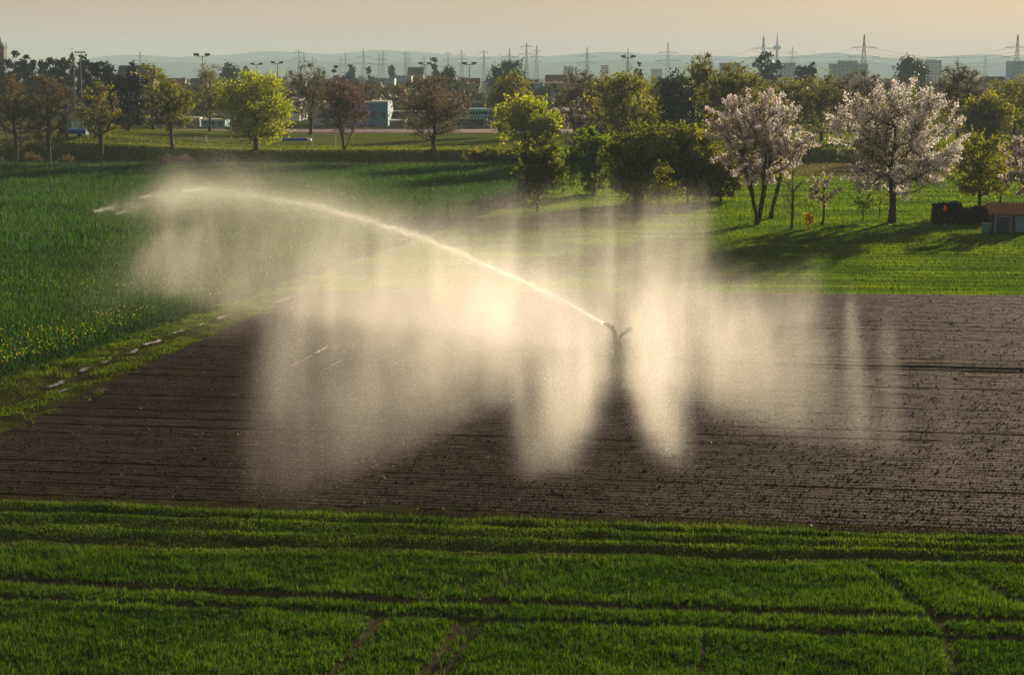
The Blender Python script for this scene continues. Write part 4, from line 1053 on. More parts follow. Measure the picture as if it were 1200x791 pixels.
def floodlight(px, ty, Yd, label, heads=2):
    x, y, zt = D(px, ty, Yd); z0 = float(zg(x, y)); h = zt - z0
    r = empty('floodlight', (x, y, z0)); tag(r, label, 'floodlight', 'sports ground floodlights')
    MB().tube([(0, 0, -.3), (0, 0, h * .6), (0, 0, h - .3)], [.22, .16, .11], 8).build('pole', M['dark_metal'], r)
    MB().box(-1.5, 1.5, -.08, .08, h - .35, h - .2).build('crossbar', M['dark_metal'], r)
    for s_ in ((-1, 1) if heads == 2 else (-1, 0, 1)):
        MB().box(s_ * 1.45 - .75, s_ * 1.45 + .75, -.55, .45, h - .15, h + .45).build('lamp_head', M['dark_metal'], r)
FL = [(237, 65, 450, 'twin headed floodlight above the slender tree'), (301, 75.5, 600, 'small floodlight above the glowing yellow tree'), (325, 74, 600, 'twin floodlight right of glowing yellow tree'),
      (498, 75, 560, 'twin floodlight left of the spruce'), (550, 75, 520, 'twin floodlight above the stadium seats'), (736, 67, 520, 'floodlight standing beside the layered dark pine')]
for q in FL: floodlight(*q)
# two tall masts over the blue trailer
for px, lb, ty in [(86, 'pale tall mast left of its twin over the blue trailer', 64), (94, 'pale tall mast with lamp arms right over the blue trailer', 62)]:
    x, y, zt = D(px, ty, 330); z0 = float(zg(x, y)); h = zt - z0
    r = empty('light_mast', (x, y, z0)); tag(r, lb, 'mast')
    MB().tube([(0, 0, -.3), (0, 0, h * .5), (0, 0, h)], [.14, .10, .06], 8).build('pole', M['metal'], r)
    MB().box(-.25, .25, -.25, .25, 0, .12).build('base_plate', M['metal'], r)
    if 'arms' in lb:
        for zz in (h - .1, h - .55):
            MB().box(-.9, .9, -.05, .05, zz, zz + .08).build('crossbar', M['dark_metal'], r)
        for s_ in (-.8, -.3, .3, .8): MB().box(s_ - .18, s_ + .18, -.2, .1, h - .05, h + .22).build('lamp_head', M['dark_metal'], r)
# trailer under blue tarpaulin with cyan rails
x, y, z0 = D(88, 157, 318)[0], 318, 0
z0 = float(zg(x, y)) - .1
r = empty('trailer', (x, y, z0)); tag(r, 'blue covered trailer with pale rail cage on the green mound', 'trailer')
MB().box(-2.4, 2.2, -1, 1, .7, 1.25).gable(-2.4, 2.2, -1, 1, 1.25, 1.6).build('cover', M['tarp'], r)
MB().box(-2.5, 2.3, -1.05, 1.05, .5, .7).build('bed', M['cyan'], r)
cg = MB()
for i in range(9):
    xx = -1.1 + i * .35; cg.box(xx - .03, xx + .03, -.9, -.84, 1.45, 2.9)
cg.box(-1.15, 1.75, -.92, -.82, 2.85, 2.95).box(-1.15, 1.75, -.92, -.82, 2.2, 2.27).box(-1.1, -.3, -.85, -.75, 1.6, 2.8)
cg.build('rail_cage', M['cyan'], r)
for sx in (-1.3, 1.1):
    MB().tube([(sx, -1.1, .35), (sx, -.85, .35)], .35, 14).build('wheel', M['rubber'], r)
# parked car at left
def car(px, Yd, label, paint, rz=0.0):
    x = D(px, 150, Yd)[0]; z0 = float(zg(x, Yd))
    r = empty('parked_car', (x, Yd, z0), rz); tag(r, label, 'car')
    b = MB()
    prof = [(-2.1, .35), (-2.15, .75), (-1.3, .9), (-.7, 1.42), (.9, 1.45), (1.7, .95), (2.1, .85), (2.15, .35)]
    V = [(a, -.85, h_) for a, h_ in prof] + [(a, .85, h_) for a, h_ in prof]; n_ = len(prof)
    b.add(V, [tuple(range(n_)), tuple(range(n_, 2 * n_))] + [(i, (i + 1) % n_, n_ + (i + 1) % n_, n_ + i) for i in range(n_)])
    b.build('body', M[paint], r)
    MB().add([(-1.15, -.87, .93), (1.45, -.87, .95), (.85, -.87, 1.36), (-.65, -.87, 1.34)], [(0, 1, 2, 3)]).build('window', M['glass'], r)
    for sx in (-1.3, 1.3):
        for sy in (-.9, .9): MB().tube([(sx, sy - .1, .32), (sx, sy + .1, .32)], .32, 14).build('wheel', M['rubber'], r)
car(46, 400, 'pale parked car glimpsed behind the rounded bare tree', 'carpaint')
car(105, 360, 'dark blue parked car behind the half bare tree trunk', 'tarp')

# goals
def goal(pxa, pxb, pya, Yd, label, red):
    xa, xb = D(pxa, 165, Yd)[0], D(pxb, 165, Yd)[0]; z0 = float(zg((xa + xb) / 2, Yd)); hw = (xb - xa) / 2
    ht = D(pxa, pya, Yd)[2] - z0
    r = empty('goal', ((xa + xb) / 2, Yd, z0)); tag(r, label, 'goal')
    for s_ in (-1, 1): MB().tube([(s_ * hw, 0, 0), (s_ * hw, 0, ht)], .12, 8).build('post', M['white_paint'], r)
    MB().tube([(-hw - .09, 0, ht), (hw + .09, 0, ht)], .1, 8).build('crossbar', M['red_paint'] if red else M['white_paint'], r)
    nn = MB()
    for s_ in (-1, 1): nn.tube([(s_ * hw, .05, ht), (s_ * hw, .9, ht), (s_ * hw, 2.0, 0), (s_ * hw, .05, .03)], .03, 5)
    for i in range(12):
        xx = -hw + 2 * hw * (i + .5) / 12; nn.tube([(xx, .9, ht), (xx, 2.0, 0)], .012, 4)
    nn.tube([(-hw, .9, ht), (hw, .9, ht)], .03, 5).tube([(-hw, 2.0, .03), (hw, 2.0, .03)], .03, 5)
    nn.build('net_frame', M['white_paint'], r)
goal(228.5, 241.5, 159.5, 330, 'small goal with reddish crossbar left of the glowing yellow tree', True)
goal(366, 393, 159, 322, 'white goal left of the reddish bare tree', False)
# blue mat stack right of the yellow tree
x = D(347, 168, 350)[0]; z0 = float(zg(x, 350))
r = empty('mat_stack', (x, 350, z0)); tag(r, 'low blue covered mats lying left of white goal', 'mats')
MB().box(-3, 2.4, -1, 1, 0, .55).build('cover', M['tarp'], r); MB().box(2.4, 3.1, -.9, .9, 0, .45).build('pad', M['white_paint'], r)
# fence behind the pitch
r = empty('pitch_fence', (D(300, 160, 398)[0], 398, 2.33)); tag(r, 'thin wire fence along the far side of sports field', 'fence')
fx0, fx1 = D(230, 160, 398)[0] - r.location.x, D(540, 160, 398)[0] - r.location.x
for i in range(26):
    xx = fx0 + (fx1 - fx0) * i / 25; MB().box(xx - .05, xx + .05, -.05, .05, 0, 1.5).build('post', M['metal'], r)
rl = MB()
for zz in (.3, .8, 1.3): rl.box(fx0, fx1, -.02, .02, zz, zz + .05)
rl.build('rail', M['metal'], r)
# stadium terrace with teal seats
Yd = 436; xa, xb = D(533, 160, Yd)[0], D(577, 160, Yd)[0]; hw = (xb - xa) / 2; z0 = float(zg(xa, Yd))
st = empty('grandstand', ((xa + xb) / 2, Yd, z0)); tag(st, 'small dark blue stand with two rows of teal seats', 'grandstand')
MB().box(-hw, hw, 0, 1.3, 0, 2.1).box(-hw + .3, hw + .3, 1.3, 2.6, 0, 2.8).build('terrace', M['wall_dark'], st)
MB().box(-hw, hw, -.12, 0, 0, .5).box(hw - 2.2, hw, -.1, 0, .5, 2.0).build('front_wall', M['wall_mauve'], st)
sm = MB().box(-.24, .24, -.2, .2, 0, .1).box(-.24, .24, .15, .22, .1, .55).mesh('seat'); sm.materials.append(M['seat'])
for rr_, (yy, zz) in enumerate([(.6, 2.1), (1.9, 2.8)]):
    for i in range(10): link('seat', sm, None, st, (-hw + .7 + i * .82 + rr_ * .3, yy, zz))
for s_ in (-1, 1): MB().box(s_ * hw - .06, s_ * hw + .06, -.06, .06, 0, 3.4).build('post', M['dark_metal'], st)
# posts at the foot of the bank
for i, px in enumerate([143, 158, 172, 188, 262, 268, 346, 350, 472]):
    Yd = 302; x = D(px, 186, Yd)[0]; z0 = float(zg(x, Yd))
    o = MB().tube([(0, 0, -.3), (0, 0, 1.25), (0, 0, 1.4)], [.10, .09, .02], 7).build('fence_post', M['wood'], None, (x, Yd, z0 - .05))
    tag(o, 'weathered dark fence post standing at foot of the grass bank', 'post', 'fence posts along the bank')

# ------------------------------------------------------------------ garden corner at right
x, y, z0 = G(1180, 273)
sc_ = y / FPX
sh = empty('garden_shed', (x, y, z0), -.12); tag(sh, 'low garden shed with striped tiled roof and dark blue door at right', 'shed')
MB().box(-1.5, 2.2, .0, 2.2, 0, 1.9).build('wall', M['wood'], sh)
rf = MB()
ny_, nx_ = 2, 60; V = []
for j in range(ny_):
    for i in range(nx_):
        V.append((-1.9 + 4.4 * i / (nx_ - 1), -.4 + j * 3.0, 1.95 + j * .95 + .075 * math.sin(i / (nx_ - 1) * 2 * PI * 14)))
F = [(i, i + 1, nx_ + i + 1, nx_ + i) for i in range(nx_ - 1)]
V2 = [(a, b, c - .08) for a, b, c in V]
rf.add(V, F); rf.add(V2, [f[::-1] for f in F])
rf.add([V[i] for i in range(nx_)] + [V2[i] for i in range(nx_)], [(i + 1, i, nx_ + i, nx_ + i + 1) for i in range(nx_ - 1)])
rf.build('roof', M['terracotta'], sh)
dr = MB().box(-1.1, .25, -.06, 0, .05, 1.6).build('door', M['door_blue'], sh)
MB().box(-1.27, -1.1, -.09, 0, 0, 1.78).box(.25, .42, -.09, 0, 0, 1.78).box(-1.1, .25, -.09, 0, 1.6, 1.78).build('door_frame', M['frame_grey'], sh)
MB().box(.05, .12, -.12, -.06, .8, 1.0).build('handle', M['metal'], dr)
MB().box(.75, 1.75, -.05, 0, .1, 1.7).build('side_panel', M['wall_teal'], sh)
x, y, z0 = G(1156, 273)
tb = empty('water_tub', (x, y, z0)); tag(tb, 'teal water tub standing left of shed door', 'tub')
MB().lathe([(.33, 0), (.48, .85), (.52, .95), (.45, .95), (.40, .25), (.0, .2)], n=20).build('body', M['teal_plastic'], tb)
MB().lathe([(.50, .88), (.56, .9), (.56, .98), (.50, .98)], n=20).build('rim', M['teal_plastic'], tb)
x, y, z0 = G(1159, 266)
sp_ = MB().tube([(0, 0, 0), (.05, 0, 1.9)], .025, 6).tube([(-.12, 0, 1.9), (.2, 0, 1.95)], .05, 6).build('garden_spade', M['metal'], None, (x, y, z0)); tag(sp_, 'long handled garden tool leaning above the teal tub', 'tool')
for i, (pa, pb, ty, lb) in enumerate([(1095, 1109.5, 241, 'dark clipped hedge block left of slim orange topped post'), (1111, 1126, 240, 'dark clipped hedge block right of slim orange topped post'),
                                      (1127, 1143, 246, 'low dark hedge block left of orchard tree trunk'), (1144, 1163, 244, 'dark hedge block between orchard tree trunk and shed')]):
    x0, y0, z0 = G(pa, 262); x1 = x0 + (pb - pa) * y0 / FPX; zt = D(pa, ty, y0)[2]
    n = 4200; q = rng.uniform(0, 1, (n, 3)); ax_ = rng.integers(0, 3, n); q[np.arange(n), ax_] = np.round(q[np.arange(n), ax_]); q += rng.normal(0, .055, (n, 3)) + .10 * (vnoise(q[:, 0] * 3 + i * 9, q[:, 1] * 2 + q[:, 2] * 2.5, 88) - .5)[:, None]
    r = empty('hedge_block', ((x0 + x1) / 2, y0 + .6, z0)); tag(r, lb, 'hedge')
    C = np.stack([(q[:, 0] - .5) * (x1 - x0), (q[:, 1] - .5) * 1.2, np.clip(q[:, 2], .01, 2) * (zt - z0)], -1)
    V, F = leaf_quads(C, .13); link('foliage', np_mesh('foliage', V, F, np.repeat(rng.uniform(0, 1, n), 4)), M['hedge'], r)
    MB().box(-(x1 - x0) * .42, (x1 - x0) * .42, -.45, .45, 0, (zt - z0) * .9).build('stems', M['wood'], r)
x, y, z0 = G(1106, 264)
pp = empty('garden_post', (x, y - .3, z0)); tag(pp, 'slim post with bright orange top before the dark hedge blocks', 'post')
MB().tube([(0, 0, -.2), (0, 0, 1.55)], .035, 8).build('pole', M['dark_metal'], pp)
MB().lathe([(.24, 0), (.2, .1), (.06, .14)], n=12).build('foot', M['frame_grey'], pp)
q = MB().lathe([(.05, 1.5), (.17, 1.62), (.2, 1.8), (.1, 2.0), (.03, 2.15)], n=10).mesh('lantern'); a = q.attributes.new('tint', 'FLOAT', 'POINT')
link('lantern', q, M['orange'], pp)
x, y, z0 = G(870, 262)
gs = MB().tube([(0, 0, -.2), (0, 0, .9)], .05, 7).build('garden_stake', M['wood'], None, (x - .2, y, z0)); tag(gs, 'short wooden stake left of the many stemmed cherry', 'stake')

# ------------------------------------------------------------------ irrigation gun and hose
GX, GY, _ = G(722, 424)
def q(px, py, dy=0.0):
    a = D(px, py, GY + dy); return Vector((a[0] - GX, dy, a[2]))
rg = empty('irrigation_gun', (GX, GY, 0)); tag(rg, 'steel irrigation gun on low frame throwing the water jet', 'sprinkler')
rs = MB().tube([q(722, 412), q(721, 400), q(720.5, 391), q(719.5, 387.5, .02)], [.15, .14, .13, .13], 10).build('riser_pipe', M['gun'], rg)
for zz in (397, 406): MB().lathe([(.17, 0), (.17, .05)], q(721.2, zz), 10).build('flange', M['dark_metal'], rs)
br = MB().tube([q(719.5, 387.5, .02), q(717.5, 384, .08), q(714, 381.6, .22), q(709, 379.4, .42)], [.13, .125, .11, .08], 10).build('barrel', M['gun'], rg)
MB().tube([q(709.3, 379.5, .41), q(707.5, 378.8, .48)], [.085, .05], 10).build('nozzle', M['dark_metal'], br)
for k in (0.2, .55, .85):
    c = q(717.5 - 7 * k, 384 - 4 * k, .08 + .3 * k); MB().box(c.x - .03, c.x + .03, c.y - .03, c.y + .03, c.z - .17, c.z - .02).build('bracket', M['dark_metal'], br)
da = MB().tube([q(726.5, 414), q(726, 400), q(726.5, 395), q(729, 392.5), q(736, 387.5), q(738, 386)], [.13, .12, .11, .10, .10, .10], 10).build('drive_arm', M['gun'], rg)
MB().lathe([(.16, -.12), (.19, 0), (.14, .15)], q(738, 386.5), 10).build('counterweight', M['dark_metal'], da)
for py_ in (400.5, 404.5, 408.5):
    a, b = q(721, py_), q(726.5, py_); MB().tube([a, b], .045, 6).build('cross_tie', M['metal'], rg)
MB().tube([q(695, 416.3), q(711, 417), q(738, 418)], .10, 8).tube([q(730, 418.3), q(764, 418.6)], .10, 8).build('frame_beam', M['gun'], rg)
MB().tube([q(728, 410.5), q(745, 413.5), q(766, 417.2), q(779, 418.6)], [.12, .11, .10, .09], 8).build('feed_pipe', M['gun'], rg)
MB().tube([q(762.5, 405), q(762.5, 420)], .03, 6).build('marker_rod', M['metal'], rg)
for (a, b) in [((716, 412), (700, 420)), ((728, 412), (744, 421)), ((722, 413), (720, 424)), ((756, 418), (738, 432))]:
    va = q(*a); vb = Vector((q(b[0], 418).x, -1.1 if b[1] > 422 else .9 if a[0] < 720 else -.9, .12))
    MB().tube([va, vb], .05, 7).build('leg', M['metal'], rg)
MB().box(-.35, .45, -.35, .35, .42, .52).build('base_plate', M['dark_metal'], rg)
for s_ in (-.75, .75):
    MB().tube([(.2, s_ - .08, .42), (.2, s_ + .08, .42)], .34, 18).build('wheel', M['rubber'], rg)
hp = [(779, 420), (790, 424), (806, 426.5), (850, 429.5), (950, 432), (1080, 434.5), (1200, 437.5), (1400, 443)]
pts = []
for a, b in hp:
    x, y, _ = G(a, b); pts.append((x, y, float(soilz(np.array(x), np.array(y))) + .12))
h2 = []
for a, b in zip(pts[:-1], pts[1:]):
    for i in range(14):
        t_ = i / 14; x, y = a[0] + (b[0] - a[0]) * t_, a[1] + (b[1] - a[1]) * t_
        h2.append((x, y + .05 * math.sin(x * .9), .24))
o = MB().tube(h2, .075, 8).build('supply_hose', M['hose']); tag(o, 'long dark supply hose lying across the soil to the irrigation gun', 'hose')

# ------------------------------------------------------------------ water in the air
NOZ = np.array(D(707.5, 378.8, GY + .48))
JK = np.array([D(*k) for k in [(707.5, 378.8, GY + .48), (660, 353, 98.4), (600, 324, 100.3), (540, 297, 102.8), (480, 274, 105.2), (420, 255, 107.8), (363, 240, 110.5), (300, 229, 113.3),
                               (235, 225, 116.2), (190, 232, 118.6), (150, 240, 120.6), (110, 248, 122.6)]])
seg = np.concatenate([[0], np.cumsum(np.linalg.norm(np.diff(JK, axis=0), axis=1))]); LEN = seg[-1]
def jet(s):
    return np.stack([np.interp(s, seg, JK[:, k]) for k in range(3)], -1)
JD = (JK[-1] - JK[0]) * [1, 1, 0]; JD /= np.linalg.norm(JD); JN = np.array([-JD[1], JD[0], 0])

drops = []; sizes = []; shares = []
DN, DS = 3.2, .52
MIST_K, DROP_SIZE = .275, .60
#                    # droplet count and size
def put(C, s, share=.065):
    s = s * DS
    C = C[C[:, 2] > .03]; drops.append(C); shares.append(np.full(len(C), share)); sizes.append(np.full(len(C), s) if np.isscalar(s) else s[:len(C)])


def streaky(n, k, lo, hi, wsum=None, sig=(.15, .6), base=.35):
    """positions along an axis gathered into k falling streaks"""
    c = rng.uniform(lo, hi, k); wgt = rng.gamma(2.2, 1, k)
    if wsum is not None: wgt *= wsum(c)
    wgt /= wgt.sum(); i = rng.choice(k, n, p=wgt)
    s = rng.uniform(*sig, k)
    x = c[i] + rng.normal(0, 1, n) * s[i]
    u = rng.uniform(0, 1, n) < base
    if wsum is not None:
        cand = rng.uniform(lo, hi, n * 4); pw = wsum(cand); cand = cand[rng.uniform(0, 1, n * 4) < pw / pw.max()]
        cand = np.resize(cand, n)
    else: cand = rng.uniform(lo, hi, n)
    x[u] = cand[u]
    lat = rng.normal(0, 1, k)[i] + .22 * rng.normal(0, 1, n); lat[u] = rng.normal(0, 1, u.sum())
    return x, lat


def in_jet():
    # solid core, fraying and breaking into clumps further out
    n = int(75000 * DN)
    s = LEN * rng.uniform(0, 1, n) ** 1.2 * .84
    brk = np.clip((s / LEN - .3) / .4, 0, 1)
    s = s[rng.uniform(0, 1, n) > brk * (.95 - .9 * vnoise(s * .8, s * 0, 71) * (.5 + vnoise(s * 2.6, s * 0, 74)))]; n = len(s)
    r = (.05 + .28 * (s / LEN) ** 1.1) * (.7 + .7 * vnoise(s * 1.7, s * 0, 78))
    core = jet(s) + rng.normal(0, 1, (n, 3)) * r[:, None] * np.array([.7, .7, .8]) + np.array([0, 0, 1]) * ((vnoise(s * 1.1, s * 0, 75) - .5) * .35 * s / LEN)[:, None]
    put(core, .032, .62)
    n = int(150000 * DN)                                 # loose water round the core, sagging below it
    s = LEN * rng.uniform(0, 1, n) ** .8 * .86; r = .14 + .80 * (s / LEN) ** .8
    C = jet(s) + rng.normal(0, 1, (n, 3)) * r[:, None] * np.array([.6, .6, .7]) - np.array([0, 0, 1]) * (rng.gamma(1, .35, n) * (s / LEN))[:, None]
    put(C, .034, .3)
    n = int(90000 * DN)                                  # wisps torn off above and behind the jet
    k = 260; sc = LEN * rng.uniform(.0, .86, k); up = np.abs(rng.normal(0, 1, k)) * (.35 + 1.1 * (sc / LEN)); bk = rng.normal(.4, .9, k)
    i = rng.integers(0, k, n)
    C = jet(sc)[i] + JN * bk[i][:, None] * -1 + np.array([0, 0, 1]) * up[i][:, None]
    C += rng.normal(0, 1, (n, 3)) * rng.uniform(.12, .75, k)[i][:, None] + JD * rng.normal(0, .7, (n, 1))
    put(C, .034, .25)
    # slugs of water at the far end: sharp in front, torn open behind
    for front, dz, ln_, cnt, wd0 in ((1.0, 0, 10.5, 19000, .95), (.90, .35, 8, 13000, .8), (.80, .25, 7, 11000, .65), (.95, -.5, 7, 6000, .8)):
        n = int(cnt * DN); f = rng.uniform(0, 1, n) ** .85
        s = front * LEN - f * ln_
        cl = .35 + 1.1 * vnoise(s * 1.9, s * 0, int(front * 100)); kp = rng.uniform(0, 1, n) < cl; s, f = s[kp], f[kp]; n = len(s)
        C = jet(s) + np.array([0, 0, 1]) * (dz * (1 - f) + rng.normal(.15, 1, n) * wd0 * f ** 1.1 * (.5 + vnoise(s * 2.2, s * 0, int(front * 77))))[:, None]
        C += JN * (rng.normal(0, .5, n) * f)[:, None] + rng.normal(0, .05, (n, 3))
        put(C, .031, .38)
    n = int(26000 * DN)                                  # ragged fringe that breaks up and falls at the far end
    k = 60; q0 = rng.uniform(0, 1, k); i = rng.integers(0, k, n)
    tops = np.array([D(255 - 75 * a_, 262 + 8 * a_, 116 + 4 * a_) for a_ in q0]); bots = np.array([D(240 - 110 * a_, 372 - 40 * a_, 115 + 5 * a_) for a_ in q0 * .9 + rng.uniform(0, .1, k)])
    f = rng.beta(1.5, 1.25, n) * rng.uniform(.7, 1.1, k)[i]
    C = tops[i] + (bots[i] - tops[i]) * f[:, None] + rng.normal(0, 1, (n, 3)) * (np.array([.5, 1.0, .4]) * (.4 + f[:, None]))
    put(C, .040, .5)


def under_jet(n, sig_n, pw, sz=.042, fpow=1.0, drift=0.0, k=110):
    n = int(n * DN)
    s, lat = streaky(n, k, 0, .90 * LEN, pw, (.12, .6), .48)
    s = np.clip(s, .01 * LEN, .91 * LEN)
    T = jet(s); f = rng.uniform(0, 1, n) ** fpow * np.clip(1.25 - .9 * rng.uniform(0, 1, n) * np.clip(s / LEN - .55, 0, 1) * 2.2, 0, 1)
    z = T[:, 2] * (1 - f)
    C = T.copy(); C[:, 2] = z
    C += JN * (lat * (sig_n * (.3 + f)) + drift * f)[:, None] + JD * (rng.normal(0, .25, n))[:, None]
    put(C, sz)


def fin(ex, ey, n, ztop, thick=(.4, 1.6), u0=.10, k=34, pw=None, sz=.042, zp=1.1, start=None, sig=.024, base=.52):
    n = int(n * DN)
    st_ = np.array([GX, GY]) if start is None else np.array(start)
    d = np.array([ex, ey]) - st_; l = np.linalg.norm(d); d /= l; nn_ = np.array([-d[1], d[0]])
    u, lat = streaky(n, k, u0, 1.0, pw, (sig * .3, sig * 1.3), base)
    u = u * (1 - .10 * rng.uniform(0, 1, n) ** 2) ; m_ = (u > 0) & (u < 1.06) & (rng.uniform(0, 1, n) > np.clip((u - .82) / .26, 0, 1) ** 1.3); u = u[m_]; lat = lat[m_]; n = len(u)
    zt = np.interp(u, *ztop) * (.9 + .2 * vnoise(u * 22, u * 0, int(ex * 10) + 77))
    z = zt * rng.uniform(0, 1, n) ** zp + rng.normal(0, .2, n)
    th = thick[0] + (thick[1] - thick[0]) * u
    off = lat * th
    C = np.stack([st_[0] + d[0] * u * l + nn_[0] * off, st_[1] + d[1] * u * l + nn_[1] * off, z], -1)
    put(C, sz)


in_jet()
under_jet(520000, 1.3, lambda s: np.interp(s / LEN, [0, .1, .3, .5, .62, .75, .9], [.9, 2.0, 2.0, 1.5, 1.0, .45, .08]))
under_jet(230000, 2.6, lambda s: np.interp(s / LEN, [0, .1, .35, .6, .9], [.6, 1.5, 1.3, .6, .05]), .042, .8, 6.5, 60)
under_jet(60000, 2.2, lambda s: np.interp(s / LEN, [0, .3, .6, .9], [.5, 1, .8, .05]), .042, .9, -3.0, 50)
gA, gB, gC, gE, gD = G(290, 606), G(640, 578), G(802, 568), G(975, 545), G(1016, 530)
def field(pa, pb, ncol, n, h, wa=2.2, r=(.20, .85)):
    """separate veils falling over the ground between the gun and two far points"""
    n = int(n * DN); o_ = np.array([GX, GY]); a_ = np.array(pa[:2]) - o_; b_ = np.array(pb[:2]) - o_
    rr = np.sqrt(rng.uniform(.02, 1, ncol)) ; tt_ = rng.uniform(0, 1, ncol)
    c0 = o_ + (a_ * (1 - tt_)[:, None] + b_ * tt_[:, None]) * rr[:, None]
    wgt = rng.gamma(wa, 1, ncol) * np.interp(rr, [0, .25, .6, 1], [.5, 1.2, 1.0, .55]); wgt /= wgt.sum()
    i = rng.choice(ncol, n, p=wgt); rad = rng.uniform(*r, ncol)
    top = (np.interp(rr, [0, .3, 1], [h[0], h[1], h[2]]) * rng.uniform(.65, 1.15, ncol))[i]
    f = rng.uniform(0, 1, n) ** .9; slant = rng.normal(0, .5, (ncol, 2))[i]
    xy = c0[i] + rng.normal(0, 1, (n, 2)) * (rad[i] * (.6 + .7 * (1 - f)))[:, None] + slant * f[:, None]
    put(np.stack([xy[:, 0], xy[:, 1], top * f], -1), .042)


gL = G(345, 368); gM = G(560, 388)
field(gA, gL, 260, 250000, (3.5, 6.4, 6.2), 1.5)
field(gA, gM, 150, 120000, (3.5, 5.2, 4.6), 1.5)
field(gL, gM, 140, 120000, (4, 6.5, 6))
fin(gA[0], gA[1], 60000, ([0, .3, .6, .9, 1.05], [2.8, 4.6, 4.2, 3.4, 2.6]), (1.0, .9), pw=lambda u: np.interp(u, [0, .2, .45, .75, .9, 1], [.25, .9, 1.0, .6, .5, .3]))
field(G(612, 574), G(668, 566), 90, 120000, (2.4, 4.6, 5.0), 2.0, (.18, .55))
field(G(768, 545), G(806, 566), 80, 105000, (2.6, 5.2, 5.6), 2.0, (.15, .42))
fin(gE[0], gE[1], 46000, ([0, .3, .7, 1.0], [2.2, 4.4, 4.4, 3.6]), (.8, 1.5), pw=lambda u: np.interp(u, [0, .25, .6, .85, 1], [.25, 1, 1.0, .6, .25]))
g3 = G(905, 520)
fin(g3[0], g3[1], 16000, ([0, .3, .7, 1.0], [2.2, 4.2, 5.0, 4.6]), (.8, 1.0), pw=lambda u: np.interp(u, [0, .25, .6, 1], [.1, .6, 1.0, .6]))
field(gE, G(818, 350), 110, 64000, (3, 4.5, 5.0))
field(gE, G(960, 430), 80, 40000, (3, 4.5, 5.5))
# single falling streaks at the right end
def streak(px, py, tpx, tpy, r0, r1, n):
    n = int(n * DN)
    b = np.array(G(px, py)); t_ = np.array(D(tpx, tpy, b[1] + 1.0))
    f = rng.uniform(0, 1, n); C = t_ + (b - t_) * f[:, None] + rng.normal(0, 1, (n, 3)) * (r0 + (r1 - r0) * f)[:, None] * np.array([1, 1.5, .5]); put(C, .042)
streak(1010, 527, 996, 355, .10, .5, 6500); streak(1046, 538, 1040, 380, .2, .4, 2400); streak(1112, 565, 1108, 440, .3, .4, 500)
streak(925, 512, 938, 350, .3, .5, 4500); streak(900, 505, 885, 352, .2, .5, 3500); streak(845, 480, 838, 330, .2, .5, 4500)
# older water still falling behind the gun
for (ex, ey, n, zt_) in [(13.0, 121, 62000, [2.0, 5.5, 7.4, 7.4]), (11, 125, 48000, [2, 5, 7.2, 7.2]), (7.2, 128, 42000, [2, 5, 7.5, 7.2]), (3, 130, 52000, [2, 5.5, 7.6, 7.2]),
                         (-2, 130, 52000, [2.2, 6, 7.8, 6.6]), (-8, 125, 50000, [2.5, 6.5, 8, 6]), (21, 112, 18000, [1.8, 3.2, 3.4, 2.8])]:
    fin(ex, ey, n, ([0, .3, .7, 1.0], zt_), (1.0, 1.1), zp=1.3, pw=lambda u: np.interp(u, [0, .15, .3, .6, 1], [.05, .2, .6, 1.1, 1.0]), k=52, base=.5)
# dense fog of spray by the nozzle
n = int(14000 * DN)
C = NOZ + JD * rng.gamma(1.6, 1.2, n)[:, None] + rng.normal(0, 1, (n, 3)) * np.array([.6, .7, .45]) + np.array([-1.0, .8, .7]); put(C, .04)

C = np.concatenate(drops); S = np.concatenate(sizes); SH = np.concatenate(shares)
ok = C[:, 2] > np.where(C[:, 0] < rape_edge(C[:, 1]), .4, .12); C, S, SH = C[ok], S[ok], SH[ok]
# fine mist: density grid gathered from the falling water
B0 = np.array([-36.0, 57.0, 0.0]); B1 = np.array([26.0, 133.0, 12.0]); RES = (340, 380, 32)
DX = (B1 - B0) / (np.array(RES) - 1)
I = np.rint((C - B0) / DX).astype(int)
ok = np.all((I >= 0) & (I < np.array(RES)), axis=1)
flat = (I[ok, 2] * RES[1] + I[ok, 1]) * RES[0] + I[ok, 0]
NEAR = np.clip((np.hypot(C[:, 0] - GX - .3, (C[:, 1] - GY + .6) * .6) - 1.6) / 2.8, .03, 1) ** 1.3
dens = np.bincount(flat, weights=(S[ok] / .0218) ** 2 * np.where(SH[ok] > .6, .35, 1.0) * NEAR[ok], minlength=RES[0] * RES[1] * RES[2]).astype(np.float32)
dens *= 1.2e-4 / float(np.prod(DX)) * MIST_K
dens = dens / (1 + dens / .16)
g = dens.reshape(RES[2], RES[1], RES[0])
for ax_, wv in ((0, .32), (0, .32), (0, .3), (1, .05), (2, .02)):
    q = np.moveaxis(g, ax_, 0); h_ = q * (1 - 2 * wv)
    h_[1:] += wv * q[:-1]; h_[:-1] += wv * q[1:]; h_[0] += wv * q[0]
    g = np.moveaxis(h_, 0, ax_)
g = np.ascontiguousarray(g); g[-1] = 0; g[:, 0] = 0; g[:, -1] = 0; g[:, :, 0] = 0; g[:, :, -1] = 0
zz, yy, xx = np.meshgrid(np.arange(RES[2]), np.arange(RES[1]), np.arange(RES[0]), indexing='ij')
gv = np.stack([xx, yy, zz], -1).reshape(-1, 3) * DX + B0
me = bpy.data.meshes.new('water_mist'); me.vertices.add(len(gv)); me.vertices.foreach_set('co', gv.astype(np.float32).ravel())
at = me.attributes.new('mist', 'FLOAT', 'POINT'); at.data.foreach_set('value', np.ascontiguousarray(g.ravel(), dtype=np.float32)); me.update()
m, nt, out = new_mat('water_mist')
pv = nt.nodes.new('ShaderNodeVolumePrincipled'); pv.inputs['Color'].default_value = (0.985, 0.955, 0.90, 1)
